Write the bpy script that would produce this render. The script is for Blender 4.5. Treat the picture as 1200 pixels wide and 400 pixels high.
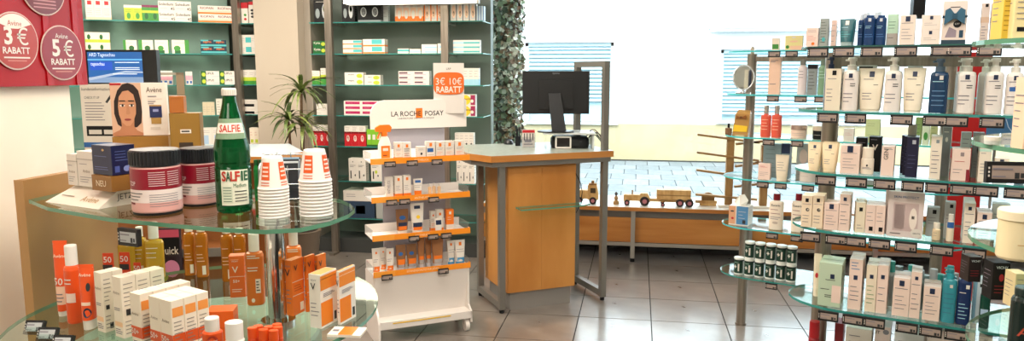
import bpy, math, random
from mathutils import Vector, Matrix, Euler
random.seed(7)
scn = bpy.context.scene
for o in list(bpy.data.objects): bpy.data.objects.remove(o)
COL = scn.collection
R = math.radians

# ------------------------------------------------------------------ camera
CAM_F, CAM_H = 865.0, 1.6                      # focal length in px of the 1200 px frame, eye height in m
PITCH = math.atan(117 / 865); YAW = math.atan(148 / math.hypot(865, 117))
cam_data = bpy.data.cameras.new('camera'); cam = bpy.data.objects.new('camera', cam_data); COL.objects.link(cam)
cam_data.sensor_fit = 'HORIZONTAL'; cam_data.sensor_width = 36; cam_data.lens = CAM_F / 1200 * 36
cam_data.clip_start = 0.05; cam_data.clip_end = 200
cam.location = (0, 0, CAM_H); cam.rotation_euler = (math.pi / 2 - PITCH, 0, YAW)
scn.camera = cam
# ------------------------------------------------------------------ world, sun, ceiling lamps, exposure
scn.view_settings.view_transform = 'Standard'; scn.view_settings.look = 'None'
scn.view_settings.exposure = 0.05; scn.view_settings.gamma = 1.0; scn.view_settings.use_curve_mapping = False
world = bpy.data.worlds.new('daylight'); scn.world = world; world.use_nodes = True
bg = world.node_tree.nodes['Background']; bg.inputs[0].default_value = (0.80, 0.91, 1.0, 1); bg.inputs[1].default_value = 6.4
sun_d = bpy.data.lights.new('sun', 'SUN'); sun_d.energy = 2.0; sun_d.angle = R(2); sun_d.color = (1, .96, .9)
sun = bpy.data.objects.new('sun', sun_d); COL.objects.link(sun); sun.rotation_euler = (R(48), 0, R(-14))
def ceiling_area(x, y, sx, sy, power, color=(1, .90, .77), z=2.80):
    d = bpy.data.lights.new('ceiling_area_light', 'AREA'); d.shape = 'RECTANGLE'; d.size = sx; d.size_y = sy
    d.energy = power; d.color = color
    o = bpy.data.objects.new('ceiling_area_light', d); COL.objects.link(o); o.location = (x, y, z); return o
LAMPS = [(-2.3, 1.2, 1.2, .5, 42), (-.4, 1.2, 1.2, .5, 44), (1.2, 1.2, 1.2, .5, 24),
         (-2.8, 3.6, 1.2, .5, 50), (-1.0, 3.3, 1.2, .5, 46), (1.0, 2.4, 1.2, .4, 12),
         (-3.5, 4.6, .9, .25, 40), (-1.9, 4.8, 1.6, .25, 46), (-.6, -1.2, 1.6, .6, 36)]
for l in LAMPS: ceiling_area(*l, color=(1, .95, .90) if l[0] > .5 else (1, .90, .77))

# ------------------------------------------------------------------ view geometry used to read positions off the photograph
def ray(x, y):
    r = x - 600; u = 200 - y
    f = CAM_F * math.cos(PITCH) + u * math.sin(PITCH); z = -CAM_F * math.sin(PITCH) + u * math.cos(PITCH)
    return r * math.cos(YAW) - f * math.sin(YAW), r * math.sin(YAW) + f * math.cos(YAW), z
def atz(x, y, z):
    a = ray(x, y); t = (z - CAM_H) / a[2]; return Vector((a[0] * t, a[1] * t, z))
def aty(x, y, Y):
    a = ray(x, y); t = Y / a[1]; return Vector((a[0] * t, Y, CAM_H + a[2] * t))
def atx(x, y, X):
    a = ray(x, y); t = X / a[0]; return Vector((X, a[1] * t, CAM_H + a[2] * t))
def px(P):
    X, Y, z = P[0], P[1], P[2] - CAM_H
    r = X * math.cos(YAW) + Y * math.sin(YAW); f = -X * math.sin(YAW) + Y * math.cos(YAW)
    ff = f * math.cos(PITCH) - z * math.sin(PITCH); u = f * math.sin(PITCH) + z * math.cos(PITCH)
    return 600 + CAM_F * r / ff, 200 - CAM_F * u / ff

# ------------------------------------------------------------------ materials
def lin(h):
    if not isinstance(h, str): return tuple(h)
    h = h.lstrip('#'); v = [int(h[i:i + 2], 16) / 255 for i in (0, 2, 4)]
    return tuple(c / 12.92 if c <= .04045 else ((c + .055) / 1.055) ** 2.4 for c in v)
_M = {}
def M(h, rough=.45, metal=0.0, emit=0.0, spec=.5):
    k = (h, rough, metal, emit, spec)
    if k in _M: return _M[k]
    m = bpy.data.materials.new('paint_' + str(h).strip('#')); m.use_nodes = True
    b = m.node_tree.nodes['Principled BSDF']; b.inputs['Base Color'].default_value = (*lin(h), 1)
    b.inputs['Roughness'].default_value = rough; b.inputs['Metallic'].default_value = metal
    b.inputs['Specular IOR Level'].default_value = spec
    if emit: b.inputs['Emission Color'].default_value = (*lin(h), 1); b.inputs['Emission Strength'].default_value = emit
    _M[k] = m; return m
def noise_mat(name, h1, h2, scale=(8, 8, 8), rough=.5, bump=0.0, detail=4, metal=0.0, lo=.35, hi=.65, spec=.5, rvar=0):
    m = bpy.data.materials.new(name); m.use_nodes = True; n = m.node_tree.nodes; l = m.node_tree.links
    b = n['Principled BSDF']; tc = n.new('ShaderNodeTexCoord'); mp = n.new('ShaderNodeMapping'); mp.inputs['Scale'].default_value = scale
    no = n.new('ShaderNodeTexNoise'); no.inputs['Scale'].default_value = 1; no.inputs['Detail'].default_value = detail
    cr = n.new('ShaderNodeValToRGB'); cr.color_ramp.elements[0].color = (*lin(h1), 1); cr.color_ramp.elements[1].color = (*lin(h2), 1)
    cr.color_ramp.elements[0].position = lo; cr.color_ramp.elements[1].position = hi
    l.new(tc.outputs['Object'], mp.inputs[0]); l.new(mp.outputs[0], no.inputs[0]); l.new(no.outputs[0], cr.inputs[0]); l.new(cr.outputs[0], b.inputs['Base Color'])
    b.inputs['Roughness'].default_value = rough; b.inputs['Metallic'].default_value = metal; b.inputs['Specular IOR Level'].default_value = spec
    if rvar:
        mr = n.new('ShaderNodeMapRange'); mr.inputs[3].default_value = rough - rvar; mr.inputs[4].default_value = rough + rvar
        l.new(no.outputs[0], mr.inputs[0]); l.new(mr.outputs[0], b.inputs['Roughness'])
    if bump:
        bp = n.new('ShaderNodeBump'); bp.inputs['Strength'].default_value = bump; bp.inputs['Distance'].default_value = .01
        l.new(no.outputs[0], bp.inputs['Height']); l.new(bp.outputs[0], b.inputs['Normal'])
    return m
def glass_mat(name, tint, gloss=(1, 1, 1), ior=1.5, rough=.02):
    m = bpy.data.materials.new(name); m.use_nodes = True; n = m.node_tree.nodes; l = m.node_tree.links
    n.remove(n['Principled BSDF']); out = n['Material Output']
    t = n.new('ShaderNodeBsdfTransparent'); t.inputs[0].default_value = (*tint, 1)
    g = n.new('ShaderNodeBsdfGlossy'); g.inputs[0].default_value = (*gloss, 1); g.inputs['Roughness'].default_value = rough
    f = n.new('ShaderNodeFresnel'); f.inputs[0].default_value = ior; mx = n.new('ShaderNodeMixShader')
    ge = n.new('ShaderNodeNewGeometry'); fl = n.new('ShaderNodeMath'); fl.operation = 'SUBTRACT'; fl.inputs[0].default_value = 1   # the far face of a thin sheet adds no total reflection
    mu = n.new('ShaderNodeMath'); mu.operation = 'MULTIPLY'; l.new(ge.outputs['Backfacing'], fl.inputs[1]); l.new(f.outputs[0], mu.inputs[0]); l.new(fl.outputs[0], mu.inputs[1])
    l.new(mu.outputs[0], mx.inputs[0]); l.new(t.outputs[0], mx.inputs[1]); l.new(g.outputs[0], mx.inputs[2]); l.new(mx.outputs[0], out.inputs[0])
    return m
def liquid_mat(name, h, trans=.75, rough=.08):
    m = bpy.data.materials.new(name); m.use_nodes = True; n = m.node_tree.nodes; l = m.node_tree.links
    b = n['Principled BSDF']; b.inputs['Base Color'].default_value = (*lin(h), 1); b.inputs['Roughness'].default_value = rough
    t = n.new('ShaderNodeBsdfTransparent'); t.inputs[0].default_value = (*lin(h), 1); mx = n.new('ShaderNodeMixShader'); mx.inputs[0].default_value = 1 - trans
    l.new(t.outputs[0], mx.inputs[1]); l.new(b.outputs[0], mx.inputs[2]); l.new(mx.outputs[0], n['Material Output'].inputs[0])
    return m
OAK = noise_mat('oak_veneer', '#b4722e', '#cf9049', (3, 3, .9), .38, .03, 6)
OAK2 = noise_mat('oak_veneer_lengthwise', '#ad6b2c', '#ca8b47', (.9, 3, 9), .38, .03, 6)
PLY = noise_mat('mdf_panel', '#a47a48', '#b58a55', (2, 2, 1.2), .5, .02, 4)
TOYWOOD = noise_mat('beech_wood', '#b98b4e', '#d8b277', (20, 20, 8), .5, 0, 4)
TOYDARK = noise_mat('weathered_wood', '#8a6438', '#a9834f', (14, 14, 6), .6, 0, 4)
STEEL = noise_mat('brushed_steel', '#8d8378', '#a3998d', (60, 60, 3), .33, 0, 2, metal=.75)
GREYMET = M('#8a8680', .38, .55)
CHROME = M('#d8d8d8', .08, 1.0)
TILE = noise_mat('floor_tile_ceramic', '#766c64', '#8c8279', (5, 5, 5), .29, .015, 6, rvar=.05, spec=1.0)
GROUT = M('#262320', .9)
_tb = TILE.node_tree.nodes['Principled BSDF']; _tb.inputs['Coat Weight'].default_value = .8; _tb.inputs['Coat Roughness'].default_value = .16; _tb.inputs['Coat IOR'].default_value = 1.6
WALLTEAL = noise_mat('teal_panel', '#779589', '#809e92', (1.5, 1.5, 1.5), .35, 0, 2)
WALLGREY = noise_mat('slate_green_panel', '#66716a', '#6d7971', (1.5, 1.5, 1.5), .4, 0, 2)
BEIGE = noise_mat('beige_pillar', '#b9ab9a', '#c6b9a8', (1.2, 1.2, .5), .3, 0, 3)
WHITEWALL = noise_mat('white_plaster', '#f3ead9', '#f8f1e3', (3, 3, 3), .7, .01, 4)
CEIL = M('#e9e4da', .8)
GLASS = glass_mat('clear_pane', (.96, .985, .98))
SHELF_FAR = glass_mat('shelf_glass_far', (.86, .97, .96), (.95, 1, 1), 1.55, .05)
SHELF_GREEN = glass_mat('shelf_glass_green', (.82, .92, .875), (.95, 1, .98), 1.5, .03)
EDGE_CYAN = M('#4fc3c6', .2); EDGE_TEAL = M('#3d8f88', .2); EDGE_GREEN = M('#5d9478', .2); EDGE_DARK = M('#2f5f58', .25)
ACRYL = glass_mat('acrylic', (.93, .94, .95), (1, 1, 1), 1.45, .05)
FROST = liquid_mat('frosted_plastic', '#c9c6cf', .35, .3)
WHITE = M('#e3dcd2', .45); CREAM = M('#f0e3cf', .45); BLACK = M('#101114', .5, 0, 0, .3); DARK = M('#2b2d30', .5); INK = M('#7d7780', .6)
NAVY = M('#1c2b4a', .4); ORANGE = M('#ee7a1e', .4); RED = M('#b3121d', .35)

# ------------------------------------------------------------------ mesh building
_T = {}
def text_geo(s, bold=0):
    if (s, bold) in _T: return _T[(s, bold)]
    cu = bpy.data.curves.new('t', 'FONT'); cu.body = s; cu.resolution_u = 2; cu.fill_mode = 'FRONT'; cu.offset = bold
    ob = bpy.data.objects.new('t', cu); COL.objects.link(ob)
    dg = bpy.context.evaluated_depsgraph_get(); me = bpy.data.meshes.new_from_object(ob.evaluated_get(dg))
    vs = [(v.co.x, v.co.y) for v in me.vertices]; fs = [tuple(p.vertices) for p in me.polygons]
    bpy.data.objects.remove(ob); bpy.data.curves.remove(cu); bpy.data.meshes.remove(me)
    if vs:
        x0 = min(v[0] for v in vs); x1 = max(v[0] for v in vs); y0 = min(v[1] for v in vs); y1 = max(v[1] for v in vs)
    else: x0 = x1 = y0 = y1 = 0
    _T[(s, bold)] = ([(x - x0, y - y0) for x, y in vs], fs, max(x1 - x0, 1e-4), max(y1 - y0, 1e-4)); return _T[(s, bold)]
class MB:
    def __init__(s): s.v = []; s.f = []; s.m = []; s.sm = []; s.mats = []; s.blk = []
    def mi(s, m):
        if m not in s.mats: s.mats.append(m)
        return s.mats.index(m)
    def add(s, vs, fs, m, smooth=False):
        b = len(s.v); s.v += [tuple(v) for v in vs]; i = s.mi(m); s.blk.append((b, len(s.v), len(s.f), len(s.f) + len(fs)))
        for f in fs: s.f.append(tuple(b + k for k in f)); s.m.append(i); s.sm.append(smooth)
        return s
    def box(s, x0, x1, y0, y1, z0, z1, m, T=None):
        vs = [(x, y, z) for z in (z0, z1) for x, y in ((x0, y0), (x1, y0), (x1, y1), (x0, y1))]
        if T: vs = [T @ Vector(v) for v in vs]
        return s.add(vs, [(3, 2, 1, 0), (4, 5, 6, 7), (0, 1, 5, 4), (1, 2, 6, 5), (2, 3, 7, 6), (3, 0, 4, 7)], m)
    def prism(s, poly, z0, z1, m, me=None, axis='z', smooth=False):
        n = len(poly)
        f3 = (lambda p, t: (p[0], p[1], t)) if axis == 'z' else ((lambda p, t: (p[0], t, p[1])) if axis == 'y' else (lambda p, t: (t, p[0], p[1])))
        a = [f3(p, z0) for p in poly]; b = [f3(p, z1) for p in poly]
        s.add(a, [tuple(range(n))[::-1]], m); s.add(b, [tuple(range(n))], m)
        s.add(a + b, [(i, (i + 1) % n, n + (i + 1) % n, n + i) for i in range(n)], me or m, smooth); return s
    def loft(s, rings, m, n=20, cap0=True, cap1=True, smooth=True, c=(0, 0)):
        """rings: (a, b, z[, exponent]) superellipse sections; segments keep hard edges between rings"""
        P = []
        for r in rings:
            e = r[3] if len(r) > 3 else 2; ring = []
            for k in range(n):
                t = 2 * math.pi * (k + .5) / n; cc, ss = math.cos(t), math.sin(t)
                q = (abs(cc) ** e + abs(ss) ** e) ** (-1 / e)
                ring.append((c[0] + r[0] * q * cc, c[1] + r[1] * q * ss, r[2]))
            P.append(ring)
        for a, b in zip(P, P[1:]):
            s.add(a + b, [(i, (i + 1) % n, n + (i + 1) % n, n + i) for i in range(n)], m, smooth)
        if cap0: s.add(P[0], [tuple(range(n))[::-1]], m)
        if cap1: s.add(P[-1], [tuple(range(n))], m)
        return s
    def rod(s, p, q, r, m, n=8, r2=None):
        p, q = Vector(p), Vector(q); d = (q - p); 
        if d.length < 1e-6: return s
        z = d.normalized(); a = z.orthogonal().normalized(); b = z.cross(a); r2 = r if r2 is None else r2
        A = [p + (a * math.cos(2 * math.pi * k / n) + b * math.sin(2 * math.pi * k / n)) * r for k in range(n)]
        B = [q + (a * math.cos(2 * math.pi * k / n) + b * math.sin(2 * math.pi * k / n)) * r2 for k in range(n)]
        s.add(A + B, [(i, (i + 1) % n, n + (i + 1) % n, n + i) for i in range(n)], m, True)
        s.add(A, [tuple(range(n))[::-1]], m); s.add(B, [tuple(range(n))], m); return s
    def path(s, pts, r, m, n=6):
        for a, b in zip(pts, pts[1:]): s.rod(a, b, r, m, n)
        return s
    def quad(s, surf, x0, x1, z0, z1, m, n=1):
        vs = []; fs = []
        for i in range(n + 1):
            x = x0 + (x1 - x0) * i / n; vs += [surf(x, z0), surf(x, z1)]
        for i in range(n): fs.append((2 * i, 2 * i + 2, 2 * i + 3, 2 * i + 1))
        return s.add(vs, fs, m)
    def poly(s, surf, pts, m): return s.add([surf(x, z) for x, z in pts], [tuple(range(len(pts)))], m)
    def text(s, surf, t, x, z, size, m, align='c', wmax=None, bold=0, vertical=False):
        vs, fs, w, h = text_geo(t, bold); k = size / .7
        if wmax and w * k > wmax: kx = wmax / w
        else: kx = k
        W = w * kx; ox = x - (W / 2 if align == 'c' else (W if align == 'r' else 0))
        if vertical: s.add([surf(x - v[1] * k, z + v[0] * kx) for v in vs], fs, m)
        else: s.add([surf(ox + v[0] * kx, z + v[1] * k) for v in vs], fs, m)
        return s
    def mesh(s, name):
        me = bpy.data.meshes.new(name); me.from_pydata(s.v, [], s.f)
        for m in s.mats: me.materials.append(m)
        me.polygons.foreach_set('material_index', s.m); me.polygons.foreach_set('use_smooth', s.sm); me.update(); return me
    def clusters(s, gap=.017):
        """print that sits far apart on a thing becomes separate pieces"""
        bl = [x for x in s.blk if x[1] > x[0]]; bb = [[(min(p[k] for p in s.v[a:e]), max(p[k] for p in s.v[a:e])) for k in range(3)] for a, e, _, _ in bl]
        par = list(range(len(bl)))
        def find(i):
            while par[i] != i: i = par[i]
            return i
        for i in range(len(bl)):
            for j in range(i):
                if math.sqrt(sum(max(0, bb[i][k][0] - bb[j][k][1], bb[j][k][0] - bb[i][k][1]) ** 2 for k in range(3))) < gap: par[find(i)] = find(j)
        groups = {}
        for i in range(len(bl)): groups.setdefault(find(i), []).append(bl[i])
        out = []
        for g in groups.values():
            n = MB()
            for a, e, f0, f1 in g:
                off_ = len(n.v) - a; n.v += s.v[a:e]
                for k in range(f0, f1): n.f.append(tuple(v + off_ for v in s.f[k])); n.m.append(n.mi(s.mats[s.m[k]])); n.sm.append(s.sm[k])
            out.append(n)
        return out
    def build(s, name, parent=None, loc=None, rot=None):
        if name in ('printed_label', 'lettering', 'printed_text', 'product_print', 'wrap_label') and parent is not None:
            cl = s.clusters()
            if len(cl) > 1: return [c.build_one(name, parent, loc, rot) for c in cl][0]
        return s.build_one(name, parent, loc, rot)
    def build_one(s, name, parent=None, loc=None, rot=None):
        o = bpy.data.objects.new(name, s.mesh(name)); COL.objects.link(o); o.parent = parent
        if loc is not None: o.location = loc
        if rot is not None: o.rotation_euler = (0, 0, rot)
        return o
def empty(name, loc=(0, 0, 0), rot=0, parent=None):
    o = bpy.data.objects.new(name, None); COL.objects.link(o); o.location = loc; o.rotation_euler = (0, 0, rot); o.parent = parent
    o.empty_display_size = .05; return o
REG = []
def tag(o, label, cat, group=None, where=''):
    o['category'] = cat; REG.append([o, label, where, group]); return o
def struct(o): o['kind'] = 'structure'; return o
def plane(y):
    return lambda x, z: (x, y, z)
def mesh_child(mesh, name, parent, loc=(0, 0, 0), rot=(0, 0, 0), scale=None):
    o = bpy.data.objects.new(name, mesh); COL.objects.link(o); o.parent = parent; o.location = loc; o.rotation_euler = rot
    if scale: o.scale = scale
    return o

# ================================================================== THE ROOM
TS = .467; X0, Y0 = .118 - 8 * TS, 4.679 - 10 * TS
b = MB(); b.box(-7, 4.5, -3, 6.75, -.08, -.006, GROUT); floor = struct(b.build('floor'))
b = MB(); g = .0034; b.box(g, TS - g, g, TS - g, -.006, 0, TILE); tile_mesh = b.mesh('tile')
for i in range(15):
    for j in range(15):
        mesh_child(tile_mesh, 'tile', floor, (X0 + i * TS, Y0 + j * TS, 0))
b = MB(); b.box(-7, 4.5, -3, 6.9, 2.86, 2.96, CEIL); struct(b.build('ceiling'))
b = MB(); b.box(-7.1, -7, -3, 6.9, -.1, 2.96, WHITEWALL); struct(b.build('wall_left'))
b = MB(); b.box(4.5, 4.6, -3, 6.9, -.1, 2.96, WHITEWALL); struct(b.build('wall_right'))
b = MB(); b.box(-7.1, 4.6, -3.1, -3, -.1, 2.96, WHITEWALL); struct(b.build('wall_rear'))
b = MB(); b.box(-7.1, -1.28, 6.42, 6.55, -.1, 2.96, WALLGREY); struct(b.build('wall_back'))
# window wall: knee wall, pane, frame
b = MB(); b.box(-1.28, 4.5, 6.72, 6.85, -.1, .40, M('#2a2a2c', .6)); struct(b.build('wall_window'))
win = struct(empty('window_1', (0, 6.8, .40)))
b = MB(); b.box(-1.28, 4.5, -.004, .004, .05, 2.46, GLASS); b.build('window_pane', win)
b = MB(); b.box(-1.28, 4.5, -.03, .03, 0, .055, M('#6b6f70', .4, .4)); b.box(-1.28, 4.5, -.03, .03, 2.40, 2.46, M('#6b6f70', .4, .4))
b.build('window_frame', win)
d0, d1 = aty(1068, 22, 6.7), aty(1082, 22, 6.7); b = MB(); b.box(d0.x, d1.x, -.13, -.05, d0.z - .40, 2.44, M('#15181a', .6)); b.build('upper_mullion', win)  # short dark piece of upper window mullion

# ------------------------------------------------------------------ street outside
GZ = -.10
b = MB(); b.box(-12, 14, 6.85, 14.5, GZ - .1, GZ - .012, M('#2c2f31', .9)); street = struct(b.build('street_ground'))
PAV = [noise_mat('paving_%d' % i, a, c, (6, 6, 6), .75, .02, 4) for i, (a, c) in enumerate((('#6a6f70', '#757a7b'), ('#717677', '#7c8182'), ('#646a6b', '#6f7576')))]
pm = []
for m in PAV:
    b = MB(); b.box(.006, .394, .006, .594, -.012, 0, m); pm.append(b.mesh('paving_slab'))
for i in range(24):
    for j in range(10):
        mesh_child(pm[(i * 7 + j * 5) % 3], 'paving_slab', street, (-4 + i * .4 + (.2 if j % 2 else 0), 8.1 + j * .6, GZ))
b = MB(); rs = random.Random(3)
for k in range(420):
    x = -3 + rs.random() * 9; y = 14.02 + rs.random() * .3; r = .03 + .05 * rs.random()
    b.loft([(r * .6, r * .6, GZ - .02), (r, r * .9, GZ + r * .3), (r * .5, r * .5, GZ + r * .8)], M(rs.choice(['#8b8780', '#6f6c66', '#a9a59c', '#55524c']), .9), 6)
o = b.build('gravel_strip'); o['kind'] = 'stuff'; tag(o, 'grey gravel strip along the foot of the building outside', 'gravel')
YW = 14.35
bld = empty('building', (0, YW, GZ))
STUCCO = noise_mat('white_stucco', '#eef2f2', '#f8fafa', (2, 2, 2), .8, .02, 4); YEL = noise_mat('yellow_plinth', '#a89b78', '#b1a582', (2, 2, 2), .8, .02, 4)
def wx(x, y): p = aty(x, y, YW); return p.x, p.z - GZ
b = MB(); zt = wx(740, 145)[1]
w1 = (*wx(615, 50), *wx(718, 143)); w2 = (*wx(845, 58), *wx(1010, 143))
# white wall built round two window openings
xs = [-12, w1[0], w1[2], w2[0], w2[2], 14]
for i in range(5):
    if i in (1, 3):
        w = w1 if i == 1 else w2
        b.box(xs[i], xs[i + 1], 0, .3, w[1], 7, STUCCO); b.box(xs[i], xs[i + 1], 0, .3, zt, w[3], STUCCO)
    else: b.box(xs[i], xs[i + 1], 0, .3, zt, 7, STUCCO)
b.build('wall', bld)
b = MB(); b.box(-12, 14, -.03, .3, 0, zt, YEL); b.build('plinth', bld)
SLAT = M('#a9c4cb', .5)
for w, nm in ((w1, 1), (w2, 2)):
    f = MB(); f.box(w[0], w[0] + .06, .06, .14, w[3], w[1], M('#c9d4d6', .5)); f.box(w[2] - .06, w[2], .06, .14, w[3], w[1], M('#c9d4d6', .5))
    f.box(w[0], w[2], .06, .14, w[1] - .07, w[1], M('#9fb0b4', .5)); f.box(w[0] - .05, w[2] + .1, -.1, .12, w[3] - .05, w[3], M('#c7cfd1', .6))
    fo = f.build('window', bld)
    f = MB(); f.box(w[0] + .06, w[2] - .06, .16, .17, w[3], w[1] - .07, M('#a9c6cc', .2)); f.build('pane', fo)
    n = 14 if nm == 1 else 16; top = w[1] - .07; low = w[3] + (.38 if nm == 1 else .1); dz = (top - low) / n
    f = MB(); f.box(w[0] + .06, w[2] - .06, -.035, .035, -.004, .004, SLAT, T=Matrix.Rotation(R(50), 4, 'X')); sm = f.mesh('slat')
    for k in range(n): mesh_child(sm, 'slat', fo, (0, .1, low + (k + .5) * dz))
p0, p1 = wx(830, 16), wx(1060, 31)
b = MB(); b.box(p0[0], p1[0], -.35, 0, p1[1] - .02, p0[1], M('#e4ecec', .6)); b.box(p0[0] + .03, p1[0], -.33, -.02, p1[1] - .08, p1[1] - .02, M('#b9c4c6', .6)); b.build('awning_box', bld)
tag(bld, 'white rendered building with yellow base across the street', 'building')
# ivy covered pillar just outside the pane
ivy = empty('ivy_pillar', (-1.30, 7.25, GZ)); b = MB(); b.loft([(.10, .10, 0), (.10, .10, 3.4)], M('#54493a', .9), 8); b.build('trunk', ivy)
b = MB(); rs = random.Random(11); IV = [M(c, .5) for c in ('#5f6f50', '#7d8f6c', '#43503c', '#a9b09a', '#8c7452', '#cfcdb8', '#6b5138')]
for k in range(5200):
    a = rs.random() * 6.283; z = rs.random() * 3.4; r = .11 + .085 * rs.random() ** .7
    c = Vector((r * math.cos(a), r * math.sin(a), z)); s = .018 + .016 * rs.random()
    T = Matrix.Translation(c) @ Euler((rs.random() * 2 - 1, rs.random() * 2 - 1, a + 1.57 + rs.random() - .5)).to_matrix().to_4x4()
    b.add([T @ Vector(v) for v in ((-s, 0, 0), (0, -.008, -s), (s, 0, 0), (0, .004, s * 1.1))], [(0, 1, 2), (0, 2, 3)], IV[min(6, int(rs.random() ** 1.2 * 7))])
o = b.build('foliage', ivy); o['kind'] = 'stuff'
tag(ivy, 'ivy covered pillar outside the shop window', 'ivy')

# ------------------------------------------------------------------ window bench with toys
bn = empty('window_bench', (0, 6.15, 0))
zb = .47
b = MB(); b.box(-1.3, 3.2, .0, .56, zb - .03, zb, M('#d9d2c6', .25), ); b.build('bench_top', bn)
b = MB(); b.box(-1.3, 3.2, -.008, 0, zb - .032, zb - .002, OAK2); b.build('edge_strip', bn)
b = MB(); b.box(-1.3, 3.2, .03, .055, .165, .375, OAK2); b.build('apron_board', bn)
b = MB(); b.box(-1.3, 3.2, .04, .06, zb - .12, zb - .03, M('#77736e', .45, .3)); b.build('upper_rail', bn)
b = MB(); b.box(-1.3, 3.2, .03, .06, .13, .16, M('#a39d94', .4, .4)); b.build('lower_rail', bn)
for x in (-.75, -.015, .93, 1.9):
    b = MB(); b.box(x - .018, x + .018, .004, .028, 0.03, zb - .03, M('#a8a39b', .35, .5)); b.loft([(.02, .02, 0), (.02, .02, .03)], BLACK, 10, c=(x, .016)); b.build('leg', bn)
b = MB()
for z in (.045, .085, .12): b.rod((-1.3, .42, z), (3.2, .42, z), .018, M('#1d1d1f', .5), 8)
b.build('heating_pipes', bn)
tag(bn, 'long low oak bench with steel legs under the shop window', 'bench')
# ------------------------------------------------------------------ beige pillar between the wall bays
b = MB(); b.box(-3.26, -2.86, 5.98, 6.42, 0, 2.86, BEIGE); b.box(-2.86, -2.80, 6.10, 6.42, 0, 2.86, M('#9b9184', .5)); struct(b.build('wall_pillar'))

# ================================================================== PRODUCT LIBRARY
# every builder makes ONE thing: a body mesh (the root) with its cap, pump, lid and print as children; front faces -Y
def do_print(b, surf, w, h, sp, n=1):
    """sp: list of print commands in fractions of the front (x: -.5..5 of w, z: 0..1 of h)"""
    rr = random.Random(str(sp)[:60])
    for c in sp:
        k = c[0]
        if k == 'band': _, z0, z1, m = c[:4]; x0, x1 = (c[4], c[5]) if len(c) > 4 else (-.5, .5); b.quad(surf(0), x0 * w, x1 * w, z0 * h, z1 * h, m, n)
        elif k == 'sq':
            _, x, z, s, m = c; s = s * w; b.quad(surf(2), x * w - s / 2, x * w + s / 2, z * h - s * .62, z * h + s * .62, m)
        elif k == 'tx':
            _, t, x, z, s, m = c[:6]; b.text(surf(3), t, x * w, z * h, s * h, m, c[6] if len(c) > 6 else 'c', w * .9, c[7] if len(c) > 7 else .01)
        elif k == 'vt': _, t, x, z, s, m = c; b.text(surf(3), t, x * w, z * h, s * w, m, 'c', h * .6, 0, True)
        elif k == 'ln':
            _, cnt, z0, z1, m = c[:5]; x0 = c[5] if len(c) > 5 else -.36; x1 = c[6] if len(c) > 6 else .36
            for i in range(cnt):
                z = z1 + (z0 - z1) * (i + .5) / cnt; t = min(.0075, abs(z0 - z1) / cnt * .22) * h; L = (x1 - x0) * (.55 + .45 * rr.random())
                b.quad(surf(1), x0 * w, (x0 + L) * w, z * h - t, z * h + t, m, n)
        elif k == 'ov':
            _, x, z, a, bb, m = c; b.poly(surf(2), [(x * w + a * w * math.cos(t * .3927), z * h + bb * h * math.sin(t * .3927)) for t in range(16)], m)
def off(f):  # layered surface offsets
    return lambda lay: (lambda x, z: f(x, z, .0004 * (lay + 1)))
def carton(nm, w, h, d, base=WHITE, sp=(), side=None, top=None, sideline=INK):
    b = MB(); e = min(.0012, w * .04)
    b.prism([(-w / 2 + e, -d / 2), (w / 2 - e, -d / 2), (w / 2, -d / 2 + e), (w / 2, d / 2 - e), (w / 2 - e, d / 2), (-w / 2 + e, d / 2), (-w / 2, d / 2 - e), (-w / 2, -d / 2 + e)], 0, h, base)
    o = b.build(nm)
    p = MB(); do_print(p, off(lambda x, z, q: (x, -d / 2 - q, z)), w, h, sp)
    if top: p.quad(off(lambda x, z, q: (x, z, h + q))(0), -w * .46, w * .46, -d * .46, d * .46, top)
    if p.v: p.build('printed_label', o)
    sd = [c for c in sp if c[0] == 'band' and len(c) == 4] + ([('ln', 5, .25, .8, sideline)] if side is None else list(side))
    if sd:
        p = MB(); do_print(p, off(lambda x, z, q: (w / 2 + q, x, z)), d, h, sd)
        for c in p.clusters(): me = c.mesh('side_print'); mesh_child(me, 'side_print', o); mesh_child(me, 'side_print', o, rot=(0, 0, math.pi))
    return o
def tube_(nm, w, h, d, base=CREAM, sp=(), cap=None, capw=.7, caph=.16, up=False):
    """squeeze tube standing on its cap, flat crimp on top"""
    zc = h * caph; r0 = w * .40
    b = MB(); rings = []
    for t in (0, .15, .5, .8, .95, 1): rings.append((r0 + (w / 2 - r0) * t, max(d / 2 * (1 - t) ** .8, .0012), zc + (h - zc) * t, 2 + t * 2))
    b.loft(rings, base, 20); o = b.build(nm)
    c = MB(); c.loft([(r0 * .92, d / 2 * .92, 0), (r0 * .95, d / 2 * .95, zc * .9), (r0, d / 2, zc)], cap or base, 20); c.build('cap', o)
    def s(x, z, q):
        t = max(0, min(1, (z - zc) / (h - zc))); a = r0 + (w / 2 - r0) * t; bb = max(d / 2 * (1 - t) ** .8, .0012); e = 2 + t * 2
        return (x, -bb * max(0, 1 - min(1, abs(x / a)) ** e) ** (1 / e) - q, z)
    p = MB(); do_print(p, off(s), w, h, [c_ if c_[0] != 'band' or len(c_) > 4 else (*c_, -.40, .40) for c_ in sp], 8)
    p.quad(off(s)(0), -w * .48, w * .48, h * .955, h * .962, M('#c9bda8', .6)); p.build('printed_label', o); return o
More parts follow.
